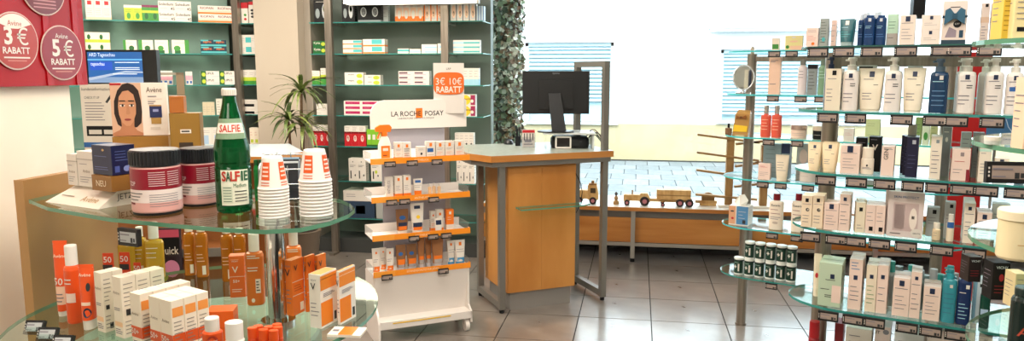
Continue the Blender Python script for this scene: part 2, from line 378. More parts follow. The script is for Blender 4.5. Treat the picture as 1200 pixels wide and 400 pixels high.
def bottle(nm, w, h, d, base=WHITE, sp=(), cap=WHITE, caph=.2, capw=.45, exp=2.0, neck=.05, liquid=None, capsq=2):
    a, bb = w / 2, d / 2; zb = h * (1 - caph - neck)
    b = MB(); b.loft([(a * .9, bb * .9, 0, exp), (a, bb, h * .02, exp), (a, bb, zb * .93, exp), (a * .88, bb * .88, zb * .985, exp), (w * capw / 2, min(bb * .9, w * capw / 2), zb, 2), (w * capw / 2 * .9, min(bb * .85, w * capw / 2 * .9), zb + neck * h, 2)], base, 24)
    o = b.build(nm)
    c = MB(); r = w * capw / 2; rb = min(bb * .95, r); c.loft([(r, rb, zb + neck * h * .6, capsq), (r, rb, h * .985, capsq), (r * .93, rb * .93, h, capsq)], cap, 20); c.build('cap', o)
    def s(x, z, q): return (x, -bb * max(0, 1 - min(1, abs(x / a)) ** exp) ** (1 / exp) - q, z)
    if sp: p = MB(); do_print(p, off(s), w, h, [c_ if c_[0] != 'band' or len(c_) > 4 else (*c_, -.485, .485) for c_ in sp], 10); p.build('printed_label', o)
    return o
def pump(nm, w, h, d, base=WHITE, sp=(), head=WHITE, exp=3.2, bodyh=.76, nozzle=-1):
    a, bb = w / 2, d / 2; zb = h * bodyh
    b = MB(); b.loft([(a * .95, bb * .95, 0, exp), (a, bb, h * .015, exp), (a, bb, zb * .9, exp), (a * .9, bb * .9, zb * .97, exp), (a * .62, bb * .7, zb, 2.5)], base, 24); o = b.build(nm)
    c = MB(); r = a * .55; rb = min(r, bb * .8); c.loft([(r, rb, zb), (r, rb, zb + h * .09), (r * .8, rb * .8, zb + h * .10)], head, 16); c.build('collar', o)
    c = MB(); rs_ = a * .30; c.loft([(rs_, rs_, zb + h * .10), (rs_, rs_, h * .93)], head, 10); c.loft([(a * .48, a * .42, h * .93), (a * .50, a * .44, h * .985), (a * .42, a * .36, h)], head, 14)
    c.rod((0, 0, h * .955), (nozzle * a * .80, -bb * .25, h * .945), a * .13, head, 8); c.build('pump_head', o)
    def s(x, z, q): return (x, -bb * max(0, 1 - min(1, abs(x / a)) ** exp) ** (1 / exp) - q, z)
    if sp: p = MB(); do_print(p, off(s), w, h, [c_ if c_[0] != 'band' or len(c_) > 4 else (*c_, -.47, .47) for c_ in sp], 10); p.build('printed_label', o)
    return o
def jar(nm, w, h, base=WHITE, sp=(), lid=WHITE, lidh=.35, lidw=1.0):
    a = w / 2; zl = h * (1 - lidh); b = MB(); b.loft([(a * .9, a * .9, 0), (a * .97, a * .97, h * .05), (a * .97, a * .97, zl - h * .02), (a * .9, a * .9, zl)], base, 24); o = b.build(nm)
    c = MB(); c.loft([(a * lidw, a * lidw, zl), (a * lidw, a * lidw, h * .97), (a * lidw * .95, a * lidw * .95, h)], lid, 24); c.build('lid', o)
    def s(x, z, q): r = a * .972 + q; return (x, -math.sqrt(max(0, r * r - x * x)), z)
    if sp: p = MB(); do_print(p, off(s), w, h, [c_ if c_[0] != 'band' or len(c_) > 4 else (*c_, -.48, .48) for c_ in sp], 12); p.build('printed_label', o)
    return o

# ------------------------------------------------------------------ placing things along a shelf edge
class Frame:
    def __init__(s, P, ang): s.P = Vector((P[0], P[1])); s.a = R(ang); s.u = Vector((math.cos(s.a), math.sin(s.a))); s.n = Vector((-s.u.y, s.u.x))
    def pt(s, t, dep, z=0): q = s.P + s.u * t + s.n * dep; return Vector((q.x, q.y, z))
    def at(s, x, z, dep=0):
        """point at height z, dep behind the shelf edge, that stands at column x"""
        y = 200
        for _ in range(4):
            r = ray(x, y); o = s.P + s.n * dep
            t = o.dot(s.n) / (r[0] * s.n.x + r[1] * s.n.y); P = Vector((r[0] * t, r[1] * t, z)); y = px(P)[1]
        return P
    def t(s, P): return (Vector((P[0], P[1])) - s.P).dot(s.u)
    def ku(s, P): e = .01; a = px(P); b = px((P[0] + s.u.x * e, P[1] + s.u.y * e, P[2])); return e / abs(b[0] - a[0])
    def kz(s, P): e = .01; a = px(P); b = px((P[0], P[1], P[2] + e)); return e / abs(b[1] - a[1])
def spot(fr, z, xl, xr, yt, dep, d=None):
    """front face spans columns xl..xr and rises to row yt; returns centre, width, height"""
    P = fr.at((xl + xr) / 2, z, dep); w = (xr - xl) * fr.ku(P); h = max(.008, (px(P)[1] - yt) * fr.kz(P)); return P, w, h
def stand(fr, z, where, rows):
    """rows: (kind, name, xl, xr, ytop, dep, depth_ratio or m, desc, cat, kwargs)"""
    for kind, nm, xl, xr, yt, dep, dr, desc, cat, kw in rows:
        P, w, h = spot(fr, z, xl, xr, yt, dep); d = dr if dr < .2 else w * dr
        kw = dict(kw); tilt = kw.pop('turn', 0); grp = kw.pop('group', None)
        o = kind(nm, w, h, **kw) if kind is jar else kind(nm, w, h, d, **kw)
        c = P + Vector((fr.n.x, fr.n.y, 0)) * (d if kind is not jar else w) / 2
        o.location = (c.x, c.y, z + .0005); o.rotation_euler = (0, 0, fr.a + R(tilt)); tag(o, desc, cat, grp, where)
        nd = ROWS.get((kind.__name__, dep), 0) if where.endswith('near stand') and xr < 1176 else 0
        for k in range(nd):     # the same product again, deeper on the shelf
            o2 = o.copy(); COL.objects.link(o2); sh = (max(d, w if kind is jar else d) + .008) * (k + 1)
            for ch in o.children: c2 = ch.copy(); COL.objects.link(c2); c2.parent = o2
            o2.location = (c.x + fr.n.x * sh, c.y + fr.n.y * sh, z + .0005); tag(o2, desc + ', ' + ('second', 'third')[k] + ' deep', cat, grp or desc, where.replace('shelf of ', ''))
ROWS = {('carton', .02): 1, ('tube_', .03): 1, ('tube_', .02): 1, ('pump', .02): 1, ('carton', .03): 1, ('carton', .015): 1}
def heap(fr, z, where, nm, xl, xr, yt, nx, nz, dep, d, desc, cat, grp, ny=1, gap=.0006, **kw):
    """nx by nz (by ny deep) equal cartons stacked so that together they span the columns and reach yt"""
    P, W, H = spot(fr, z, xl, xr, yt, dep); w = W / nx - gap; h = H / nz - .0003
    cn = {1: [''], 2: ['left', 'right'], 3: ['left', 'centre', 'right']}.get(nx) or ['column %s' % q for q in ('one', 'two', 'three', 'four', 'five', 'six', 'seven', 'eight')[:nx]]
    rn = {1: [''], 2: ['lower', 'upper'], 3: ['bottom', 'middle', 'top']}.get(nz) or ['level %d' % (i + 1) for i in range(nz)]
    dn = {1: [''], 2: ['front', 'back'], 3: ['front', 'mid', 'rear']}[ny]; src = None
    for k in range(ny):
        for i in range(nx):
            for j in range(nz):
                if src is None: o = src = carton(nm, w, h, d, **kw)
                else:
                    o = src.copy(); COL.objects.link(o)
                    for ch in src.children: c2 = ch.copy(); COL.objects.link(c2); c2.parent = o
                t = -W / 2 + (i + .5) * W / nx; c = Vector((P.x, P.y)) + fr.u * t + fr.n * (d / 2 + k * (d + .001))
                o.location = (c.x, c.y, z + .0005 + j * (h + .0003)); o.rotation_euler = (0, 0, fr.a)
                word = ' '.join(q for q in (dn[k], rn[j], cn[i]) if q); tag(o, desc + (', ' + word if word else ''), cat, grp, where)
EINK = M('#a39186', .5); EINK2 = M('#b4b8ba', .5)
def price_tag(fr, z, x, where, w=.068, h=.036, dep=-.012, face=None, drop=.006, tilt=0, digits=True):
    P = fr.at(x, z, dep); b = MB(); b.box(-w / 2, w / 2, -.006, .006, -h, 0, M('#0c0c10', .5)); o = b.build('price_tag')
    p = MB(); S = off(lambda x, z, q: (x, -.006 - q, z)); p.quad(S(0), -w * .38, w * .43, -h * .80, -h * .18, face or EINK)
    k = random.Random(int(x * 10 + z * 1000)); p.quad(S(1), -w * .36, w * (.02 + .1 * k.random()), -h * .38, -h * .30, INK); p.quad(S(1), -w * .36, -w * .05, -h * .72, -h * .66, INK)
    p.quad(S(1), w * .16, w * .27, -h * .78, -h * .5, DARK); p.quad(S(1), w * .30, w * .38, -h * .74, -h * .52, DARK)
    for i in range(3): p.quad(S(1), -w * .47, -w * .43, -h * (.35 + .18 * i), -h * (.25 + .18 * i), WHITE)
    p.build('display', o)
    o.location = (P.x, P.y, z - drop); o.rotation_euler = (R(tilt), 0, fr.a); tag(o, 'black framed electronic price tag', 'price tag', 'electronic price tags', where); return o
def oval(fr, t0, t1, d0, d1, cap=.26, n=12, right=True):
    """outline of a glass shelf with half-elliptic ends, in world XY"""
    c = (d0 + d1) / 2; b = (d1 - d0) / 2; pts = []
    for k in range(n + 1):
        a = math.pi / 2 + math.pi * k / n; pts.append((t0 + cap + cap * math.cos(a), c + b * math.sin(a)))
    if right:
        for k in range(n + 1):
            a = -math.pi / 2 + math.pi * k / n; pts.append((t1 - cap + cap * math.cos(a), c + b * math.sin(a)))
    else: pts += [(t1, d0), (t1, d1)]
    return pts
def _on(s, x, y, dep=0):
    r = ray(x, y); o = s.P + s.n * dep; t = o.dot(s.n) / (r[0] * s.n.x + r[1] * s.n.y); return Vector((r[0] * t, r[1] * t, CAM_H + r[2] * t))
Frame.on = _on
# ================================================================== WALL SHELVING
SZ = [2.01, 1.745, 1.48, 1.218, .95, .645, .315]
W = Frame((0, 6.05), 0); L = Frame((-3.45, 6.0), 35)
def shelving(name, fr, t0, t1, back, posts, zs, depth=.30, label='', edge=EDGE_TEAL):
    r = empty(name, fr.pt(0, 0), fr.a)
    b = MB(); b.box(t0, t1, depth + .005, depth + .03, .12, 2.84, back); b.build('back_panel', r)
    b = MB(); b.box(t0, t1, .03, depth + .03, 0, .12, M('#3b3d3c', .5)); b.build('plinth', r)
    for z in zs:
        b = MB(); b.prism([(t0, .0), (t1, .0), (t1, depth), (t0, depth)], z - .008, z, SHELF_GREEN, edge); b.build('glass_shelf', r)
        for t in posts:
            b = MB(); b.box(t - .008, t + .008, .0, depth, z - .022, z - .0085, STEEL); b.rod((t, .02, z - .026), (t, .02, z - .009), .012, M('#e8e8e8', .2, .6), 8); b.build('bracket', r)
    for t in posts:
        b = MB(); b.box(t - .03, t + .03, -.045, .0, 0.02, 2.84, STEEL); b.box(t - .025, t + .025, -.12, .0, 0, .02, STEEL); b.build('post', r)
    tag(r, label, 'shelving'); return r
shelving('wall_shelving', W, -2.79, -1.27, WALLGREY, [-2.60, -1.585], SZ, .33, 'slate green wall shelving with glass shelves behind the orange display stand')
shelving('wall_shelving', L, -2.3, -.03, WALLTEAL, [-2.2], SZ[:5], .26, 'teal backed wall shelving angled behind the computer screen')
shelving('wall_shelving', W, -3.42, -3.27, WALLTEAL, [-3.45], SZ[:5], .30, 'narrow teal backed shelving strip beside the beige pillar')
b = MB(); b.box(-2.37, -1.30, 5.80, 5.94, 2.14, 2.30, M('#fff6e0', .5, 0, 4.0)); o = b.build('light_box'); tag(o, 'long lit light box along the top of the wall shelving', 'lamp')
o2 = MB(); o2.box(-2.39, -1.28, 5.94, 5.99, 2.14, 2.32, GREYMET); o2.build('housing', o)

G = {n: M(c, .45) for n, c in dict(green='#3f8f3a', lime='#b9c93a', dgreen='#22612f', teal='#4fb3b5', sky='#9fd0e0', magenta='#b51e5c', red='#c0202a', yellow='#f0c62c', orange='#ee7a1e', peach='#f4c9a8', pink='#e8a6b4', navy='#1c2b4a', blue='#2d63a8', grey='#8f9a9c', lgrey='#c9cdcd', black='#17181b', cream='#f0e3cf', white='#e3ddd3', mint='#bfe0cf', gold='#b98a35', brown='#8a5a2b', tan='#b8895a', skin='#d9a27e', plum='#7a1f4b', royal='#24408f').items()}
wl = 'on the left wall bay'
def box_row(fr, zi, where, specs):
    for s in specs: heap(fr, SZ[zi], where, s[0], s[1], s[2], s[3], s[4], s[5], s[6], s[7], s[8], 'box', s[9], **s[10])
tb = lambda t, c, z=.55, s=.26: ('tx', t, 0, z, s, c)
WS = ['top', 'second', 'third', 'fourth', 'fifth', 'sixth', 'lowest']
wL = lambda i: 'on %s shelf of left wall bay' % WS[i]
wC = lambda i: 'on %s shelf of slate wall' % WS[i]
wN = lambda i: 'on %s shelf beside pillar' % WS[i]
box_row(L, 0, wL(0), [
    ('medicine_box', 101, 131, 0, 3, 1, .03, .06, 'tall white red medicine box', 'tall boxes left bay', dict(sp=[('band', .0, .12, G['peach']), ('band', .75, .95, G['red'], -.25, .25), ('ln', 4, .2, .6, INK)])),
    ('medicine_box', 146, 167, 6, 2, 1, .03, .06, 'yellow green medicine box', 'lime boxes', dict(base=G['lime'], sp=[('band', .82, 1, G['white']), ('ov', 0, .3, .22, .2, G['green']), ('ln', 2, .5, .75, G['dgreen'])])),
    ('medicine_box', 167, 187, 6, 2, 1, .03, .06, 'green medicine box with purple top', 'green boxes', dict(base=G['green'], sp=[('band', .85, 1, G['plum']), ('ov', 0, .3, .22, .2, G['dgreen']), ('band', .5, .66, G['lime'])])),
    ('medicine_box', 186.5, 225, 1.5, 2, 2, .02, .07, 'white grey medicine box', 'white stacked boxes', dict(sp=[('tx', 'Soledum', -.02, .55, .27, DARK), ('band', .1, .38, G['lgrey'], -.5, .2), ('tx', '45', .36, .1, .28, DARK), ('ln', 1, .2, .4, INK, -.4, .1)])),
    ('medicine_box', 233, 274, 7, 2, 2, .02, .07, 'orange white medicine box', 'orange white boxes', dict(sp=[('band', 0, .22, G['orange']), ('tx', 'RIOPAN', 0, .55, .3, M('#7a1c1c', .5)), ('band', .28, .42, G['peach'])]))])
box_row(L, 1, wL(1), [
    ('medicine_box', 101, 130, 38, 2, 2, .02, .06, 'cream green medicine box', 'cream green boxes', dict(base=G['cream'], sp=[('band', .0, .3, G['lime']), ('ov', -.2, .55, .14, .25, G['dgreen'])])),
    ('medicine_box', 145, 161, 47, 1, 1, .02, .05, 'cream box with green figure, leftmost', 'green figure boxes', dict(base=G['cream'], sp=[('band', 0, 1, G['green'], -.5, -.3), ('ov', .1, .38, .2, .2, G['dgreen']), ('band', .0, .24, G['dgreen'], -.1, .35), ('ln', 1, .72, .82, INK)])),
    ('medicine_box', 163, 180, 47, 1, 1, .02, .05, 'cream box with green figure, second', 'green figure boxes', dict(base=G['cream'], sp=[('band', 0, 1, G['green'], -.5, -.25), ('ov', .1, .38, .2, .2, G['dgreen']), ('band', .0, .24, G['dgreen'], -.1, .35), ('ln', 1, .72, .82, INK)])),
    ('medicine_box', 182, 199, 47, 1, 1, .02, .05, 'cream box with green figure, third', 'green figure boxes', dict(base=G['cream'], sp=[('ov', -.1, .38, .2, .2, G['green']), ('band', .0, .24, G['dgreen'], -.3, .15), ('ln', 1, .72, .82, INK), ('band', 0, 1, G['green'], .42, .5)])),
    ('medicine_box', 202, 222, 47, 1, 1, .02, .05, 'cream box with green figure, rightmost', 'green figure boxes', dict(base=G['cream'], sp=[('ov', -.2, .38, .2, .2, G['green']), ('band', .0, .24, G['dgreen'], -.35, .0), ('ln', 1, .72, .82, INK), ('band', 0, 1, G['green'], .25, .5)])),
    ('medicine_box', 236, 266, 47, 2, 2, .02, .06, 'dark blue teal medicine box', 'dark blue teal boxes', dict(base=M('#12384a', .4), sp=[('band', .1, .35, G['teal']), ('tx', 'aspirin', 0, .48, .3, G['orange']), ('band', .8, 1, G['teal'], -.5, .1)]))])
box_row(L, 2, wL(2), [
    ('medicine_box', 186, 203, 83, 3, 1, .05, .04, 'small white box with pink and blue print', 'pink blue boxes', dict(sp=[('band', .35, .6, G['pink']), ('band', .1, .3, G['blue'], -.3, .3)])),
    ('medicine_box', 218, 226, 84, 2, 1, .05, .04, 'small pink box right of grey frame', 'pink boxes', dict(sp=[('band', .35, .7, G['pink']), ('band', .1, .3, G['blue'], -.3, .3)])),
    ('medicine_box', 236, 279, 83.5, 2, 2, .02, .07, 'white medicine box with dark green end', 'white dark green boxes', dict(sp=[('band', 0, 1, G['dgreen'], -.5, -.22), ('ov', -.34, .5, .1, .3, G['lime']), tb('UPUS', DARK, .5, .32), ('band', .1, .35, G['lgrey'], .1, .5)]))])
box_row(L, 3, wL(3), [
    ('medicine_box', 238, 252, 120, 3, 1, .02, .05, 'narrow beige box', 'beige boxes', dict(base=M('#cfc2a4', .5), sp=[('ln', 3, .2, .7, INK)])),
    ('medicine_box', 254, 266, 116, 2, 1, .02, .05, 'grey printed box', 'grey boxes', dict(base=M('#d6d2c4', .5), sp=[('ln', 5, .1, .9, DARK)]))])
box_row(L, 4, wL(4), [('medicine_box', 236, 262, 150, 2, 1, .02, .06, 'white box with pale blue drawing', 'pale blue boxes', dict(sp=[('band', .1, .6, M('#a9c3dd', .5), -.3, .2), ('ln', 2, .7, .9, INK)]))])
box_row(W, 0, wN(0), [('medicine_box', 283, 291, 3, 1, 1, .02, .06, 'white box with red corner', 'white red boxes', dict(sp=[('band', .72, 1, G['red']), ('ov', .1, .4, .2, .06, G['green']), ('ov', .1, .2, .2, .06, G['red'])])),
    ('medicine_box', 292, 303, 2, 1, 1, .02, .06, 'white box with grey coil drawing', 'white red boxes', dict(sp=[('band', .85, 1, G['red']), ('ov', 0, .6, .3, .06, DARK), ('ov', 0, .45, .3, .06, DARK), ('ov', 0, .3, .3, .06, DARK)]))])
box_row(W, 1, wN(1), [('medicine_box', 284, 306, 41, 2, 2, .02, .06, 'white teal medicine box', 'white teal boxes', dict(sp=[('band', .2, .75, G['teal'], -.1, .5), ('ln', 2, .3, .7, INK, -.45, -.15)]))])
box_row(W, 2, wN(2), [('medicine_box', 285, 306, 82, 3, 1, .02, .05, 'white box with green foot', 'white green boxes', dict(sp=[('band', .0, .25, G['green']), ('band', .25, .5, G['lime']), ('ln', 2, .6, .85, INK)]))])
box_row(W, 3, wN(3), [('medicine_box', 287, 306, 117, 1, 2, .02, .07, 'white box with black swoosh', 'white black boxes', dict(sp=[('band', .05, .4, BLACK, -.5, .1), ('ln', 1, .6, .8, INK)]))])
box_row(W, 4, wN(4), [('medicine_box', 293, 309, 150, 3, 1, .02, .06, 'narrow cream box', 'cream boxes', dict(base=G['cream'], sp=[('ln', 2, .5, .8, G['red']), ('band', .1, .3, G['lime'], -.3, .3)]))])
# grey framed display niche on the left bay
P = L.on(200, 87, -.05); fr_ = MB(); w_, h_ = .20, .20
o = fr_.box(-w_ / 2, w_ / 2, 0, .02, h_ - .02, h_, M('#8d8474', .5)).box(-w_ / 2, -w_ / 2 + .02, 0, .02, 0, h_, M('#8d8474', .5)).box(w_ / 2 - .06, w_ / 2, 0, .02, 0, h_, M('#7d6a50', .5)).box(-w_ / 2, w_ / 2, 0, .02, 0, .012, M('#8d8474', .5)).build('niche_box')
o.location = (P.x, P.y, 1.385); o.rotation_euler = (0, 0, L.a); tag(o, 'grey brown wooden display frame behind the computer screen', 'frame')
# central bay
blk = lambda t: [('ov', .2, .5, .16, .33, G['lgrey']), ('ov', .2, .6, .1, .14, G['lime']), ('ov', -.25, .4, .14, .22, G['grey']), ('ln', 1, .88, .94, G['white'])]
blk2 = [('band', .0, .1, G['grey']), ('ov', 0, .52, .26, .26, G['lgrey']), ('ov', 0, .52, .2, .2, BLACK), ('band', .4, .64, G['grey'], -.1, .1), ('ln', 1, .88, .94, G['white'])]
wo = [('band', 0, .3, G['orange']), ('band', .3, .8, G['peach'], -.3, .5), ('ov', .1, .4, .25, .25, G['white']), ('ln', 2, .82, .96, G['red'])]
sp_ = [('ov', 0, .55, .28, .4, G['peach']), ('band', .1, .3, G['lgrey'], -.3, .3), ('ov', 0, .45, .14, .16, DARK)]
box_row(W, 0, wC(0), [
    ('device_box', 368, 386, 0, 1, 1, .02, .07, 'black device box with pale meter, left of post', 'black device boxes', dict(base=BLACK, sp=blk(0))),
    ('device_box', 401, 416, 0, 1, 1, .02, .07, 'black device box with pale meter', 'black device boxes', dict(base=BLACK, sp=blk(0))),
    ('device_box', 419.5, 446.5, 3.5, 2, 1, .02, .07, 'black device box with grey gadget', 'black gadget boxes', dict(base=BLACK, sp=blk2)),
    ('device_box', 447.5, 455, 4, 1, 1, .08, .05, 'grey silver box', 'grey boxes', dict(base=G['lgrey'], sp=[('ln', 3, .2, .8, INK)])),
    ('syringe_box', 463, 496, 5, 4, 1, .02, .07, 'white orange box with pen drawing', 'white orange boxes', dict(sp=wo)),
    ('syringe_box', 497, 519, 6, 3, 1, .02, .07, 'white box with orange curve', 'white orange boxes', dict(sp=[('band', 0, 1, G['orange'], -.5, -.3)] + sp_)),
    ('syringe_box', 528, 558, 5, 4, 1, .02, .07, 'white oval printed box right of post', 'white oval boxes', dict(sp=[('band', 0, 1, G['navy'], .38, .5)] + sp_)),
    ('syringe_box', 558.5, 567, 7, 3, 1, .02, .07, 'thin blue white box', 'thin blue boxes', dict(base=M('#c9dbe6', .5), sp=[('band', 0, 1, G['blue'], .2, .5)]))])
box_row(W, 1, wC(1), [
    ('medicine_box', 367, 387, 48, 1, 2, .02, .07, 'dark green box with yellow tip', 'dark green boxes', dict(base=M('#12602c', .4), sp=[('ov', .1, .5, .12, .3, G['lime']), ('tx', 'Kytta', -.25, .4, .35, WHITE), ('band', .1, .4, G['yellow'], .3, .5)])),
    ('medicine_box', 402, 424, 47, 1, 3, .02, .08, 'white orange medicine box with teal corner', 'white orange teal boxes', dict(sp=[('band', 0, .22, G['orange']), ('band', .35, .9, G['teal'], .05, .5), ('ln', 1, .5, .8, INK, -.4, 0)])),
    ('medicine_box', 425.5, 451, 46, 1, 2, .02, .08, 'wide white orange box with teal square', 'white orange teal boxes', dict(sp=[('band', 0, .2, G['orange']), ('band', .3, .95, G['teal'], -.1, .38), ('ln', 2, .4, .8, INK, -.45, -.15)])),
    ('medicine_box', 466, 479, 57, 1, 1, .02, .07, 'small white teal box', 'white teal boxes', dict(sp=[('band', .4, .8, G['teal'])])),
    ('medicine_box', 480, 493, 57.5, 1, 1, .02, .07, 'flat white box', 'white teal boxes', dict(sp=[('band', .2, .5, G['sky'])])),
    ('medicine_box', 494, 512, 52, 1, 2, .02, .07, 'white box with light blue sweep', 'white light blue boxes', dict(sp=[('band', .1, .5, G['sky'], -.3, .5), ('ln', 1, .6, .8, G['blue'])])),
    ('medicine_box', 513, 520.5, 51, 1, 2, .02, .07, 'narrow white blue box', 'white light blue boxes', dict(sp=[('band', .1, .5, G['sky'], -.3, .5)])),
    ('medicine_box', 531, 562, 47, 1, 3, .02, .07, 'long white teal box right of post', 'long white teal boxes', dict(sp=[('band', .15, .55, G['teal'], -.1, .5), ('band', .15, .55, G['sky'], -.5, -.1), ('ln', 1, .6, .9, INK)]))])
gb = [('band', 0, .45, G['green']), ('band', .35, .6, G['lime']), ('ln', 2, .65, .95, INK)]
box_row(W, 2, wC(2), [
    ('medicine_box', 366, 375, 83, 2, 1, .02, .06, 'green white box left of post', 'green white boxes', dict(sp=gb)),
    ('medicine_box', 376, 388, 80, 2, 1, .02, .06, 'taller green white box left of post', 'green white boxes', dict(sp=gb)),
    ('medicine_box', 404, 426, 85, 1, 2, .02, .07, 'white box with lime oval', 'lime oval boxes', dict(sp=[('ov', .3, .45, .16, .35, G['lime']), ('tx', 'sinupret', -.15, .5, .22, DARK)])),
    ('medicine_box', 427, 446, 88, 1, 2, .02, .07, 'short white box with lime end', 'lime oval boxes', dict(sp=[('ov', .25, .45, .2, .4, G['lime']), ('tx', 'extract', -.15, .5, .22, DARK)])),
    ('medicine_box', 467, 503, 83.5, 2, 3, .02, .07, 'white box with plum bar', 'plum bar boxes', dict(sp=[('band', .45, .75, M('#5d2a45', .5), -.45, .1), ('band', .15, .3, G['pink'], -.45, .3)])),
    ('medicine_box', 543, 561, 80, 3, 1, .02, .06, 'white box with light blue foot', 'light blue foot boxes', dict(sp=[('band', 0, .35, G['sky']), ('ln', 3, .45, .9, INK)]))])
box_row(W, 3, wC(3), [
    ('medicine_box', 371, 388, 122, 1, 1, .02, .07, 'plain white box left of post', 'white boxes', dict(sp=[('ln', 1, .3, .6, INK)])),
    ('medicine_box', 403, 443, 118.5, 2, 3, .02, .07, 'white magenta box', 'white magenta boxes', dict(sp=[('band', .3, .85, G['magenta'], -.4, .45), ('ln', 1, .45, .7, WHITE, -.3, .2)])),
    ('medicine_box', 539, 557, 111, 1, 2, .02, .07, 'yellow magenta box with white tab', 'yellow magenta boxes', dict(sp=[('band', .05, .95, G['yellow'], -.45, .0), ('ov', -.05, .5, .25, .4, G['yellow']), ('band', .05, .95, M('#9c1c4c', .5), .2, .5), ('ov', .3, .4, .1, .15, WHITE), ('tx', 'Loperal', -.1, .45, .2, DARK)]))])
rb = [('band', 0, .62, G['red']), ('band', .62, .72, M('#7a0f18', .5)), ('ov', 0, .38, .22, .16, M('#f3d9d0', .5)), ('ov', 0, .4, .13, .1, G['red']), ('ln', 2, .76, .96, DARK)]
box_row(W, 4, wC(4), [
    ('medicine_box', 367, 388, 147, 3, 1, .02, .06, 'red white box with shield, left of post', 'red white boxes', dict(sp=rb)),
    ('medicine_box', 404, 429, 148, 3, 1, .02, .06, 'red white box with shield', 'red white boxes', dict(sp=rb)),
    ('medicine_box', 430, 447, 152, 3, 1, .02, .06, 'lime green box with white cross', 'lime green boxes', dict(base=M('#7bb82d', .45), sp=[('band', .4, .7, WHITE, -.3, .3), ('band', .0, .1, G['dgreen'])])),
    ('medicine_box', 448, 459, 148, 2, 1, .02, .06, 'dark red box behind the spray bottle', 'red white boxes', dict(base=G['red'], sp=rb)),
    ('medicine_box', 533, 555, 156, 4, 1, .02, .06, 'small dotted white box', 'small white boxes', dict(sp=[('ln', 4, .2, .9, INK), ('ov', 0, .25, .15, .1, DARK)]))])
wb_ = [('ln', 2, .6, .72, DARK), ('band', .1, .45, M('#3a3a3a', .5), -.32, -.18), ('ov', .25, .25, .07, .05, DARK), ('ov', .0, .85, .05, .03, DARK)]
box_row(W, 5, wC(5), [
    ('device_box', 380, 388, 187, 1, 1, .02, .06, 'white carton with dark bottle print, left of post', 'white printed cartons', dict(sp=wb_)),
    ('device_box', 409, 429, 186, 2, 1, .02, .08, 'white carton with dark bottle print', 'white printed cartons', dict(sp=wb_)),
    ('device_box', 435, 457, 187, 2, 1, .02, .08, 'white carton with lime dot print', 'white printed cartons', dict(sp=wb_ + [('ov', .05, .42, .14, .08, G['lime'])])),
    ('device_box', 535, 556, 186, 3, 1, .02, .07, 'white carton with dark bottle print right of stand', 'white printed cartons', dict(sp=wb_))])
box_row(W, 6, wC(6), [
    ('device_box', 403, 439, 224, 1, 1, .02, .2, 'big white and navy box with device picture', 'large device boxes', dict(sp=[('band', 0, .62, M('#2c3f57', .5)), ('band', .15, .45, G['lgrey'], -.1, .2), ('ln', 2, .75, .9, INK, -.4, .0), ('band', .62, .66, WHITE)])),
    ('device_box', 441, 456, 226, 1, 1, .02, .2, 'grey box beside the white and navy one', 'large device boxes', dict(base=M('#a9aaa6', .5), sp=[('ln', 2, .7, .85, INK)]))])
# ================================================================== SHOP COUNTER
C = Frame((-.861, 4.668), 31.5)
ct = empty('sales_counter', C.pt(0, 0), C.a); ZT = 1.06
SLABTOP = noise_mat('grey_green_laminate', '#8f968d', '#a3aaa0', (40, 40, 40), .3, 0, 3)
slab = [(.80, -.05), (.83, .30), (.80, .66), (-.02, .72), (-.16, .55), (-.17, .15), (-.09, -.05)]
b = MB(); b.prism(slab, ZT - .042, ZT, SLABTOP, OAK2); b.build('counter_top', ct)
b = MB(); b.prism([(x * .97 + .01, y * .96 + .012) for x, y in slab], ZT - .075, ZT - .042, GREYMET); b.build('support_frame', ct)
for t, top in ((0, ZT - .075), (.757, 1.665)):
    for d in (0, .42):
        b = MB(); b.box(t - .02, t + .02, d - .02, d + .02, .025, top, GREYMET); b.loft([(.016, .016, 0), (.016, .016, .025)], BLACK, 10, c=(t, d)); b.build('leg', ct)
    b = MB(); b.box(t - .02, t + .02, .02, .40, .03, .075, GREYMET); b.build('cross_bar', ct)
    if top > 1.1: b = MB(); b.box(t - .02, t + .02, .02, .40, top - .04, top, GREYMET); b.build('cross_bar', ct)
b = MB(); b.box(.045, .545, .01, .44, .125, ZT - .08, OAK); b.build('cabinet_body', ct)
b = MB(); b.box(.05, .2895, .004, .0095, .127, ZT - .085, OAK); b.build('front_panel', ct)
b = MB(); b.box(.2905, .54, .004, .0095, .127, ZT - .085, OAK); b.build('front_panel', ct)
b = MB(); b.box(.07, .52, .03, .42, .0, .125, M('#9a9590', .45, .3)); b.build('plinth', ct)
b = MB(); b.prism([(.10, -.10), (.56, -.10), (.62, -.06), (.62, .0), (.10, .0)], .70, .71, SHELF_GREEN, EDGE_GREEN); b.build('glass_shelf', ct)
tag(ct, 'oak sales counter with grey steel frame in front of the window', 'counter')
# things on the counter
MP = atz(651, 173, ZT); RP = atz(664, 172.5, ZT)
mon = empty('monitor', (MP.x, MP.y, ZT + .113), R(9))
b = MB(); b.prism([(-.235, -.15), (.235, -.15), (.235, .15), (-.235, .15)], .0, .028, M('#101215', .45), axis='y'); b.build('screen_housing', mon, (0, 0, .275))
b = MB(); b.box(-.12, .12, -.02, .0, -.115, .09, M('#0b0d10', .5)); b.build('back_cover', mon, (0, 0, .275))
b = MB(); b.text(plane(-.001), 'iiyama', 0, .125, .014, M('#8d9298', .4)); b.build('lettering', mon, (0, 0, .275))
b = MB(); b.add([(-.055, -.02, .27), (.03, -.02, .27), (.07, -.05, .012), (-.03, -.05, .012), (-.055, -.045, .27), (.03, -.045, .27), (.07, -.08, .012), (-.03, -.08, .012)], [(0, 1, 2, 3), (7, 6, 5, 4), (0, 4, 5, 1), (1, 5, 6, 2), (2, 6, 7, 3), (3, 7, 4, 0)], M('#14161a', .4)); b.build('stand_arm', mon)
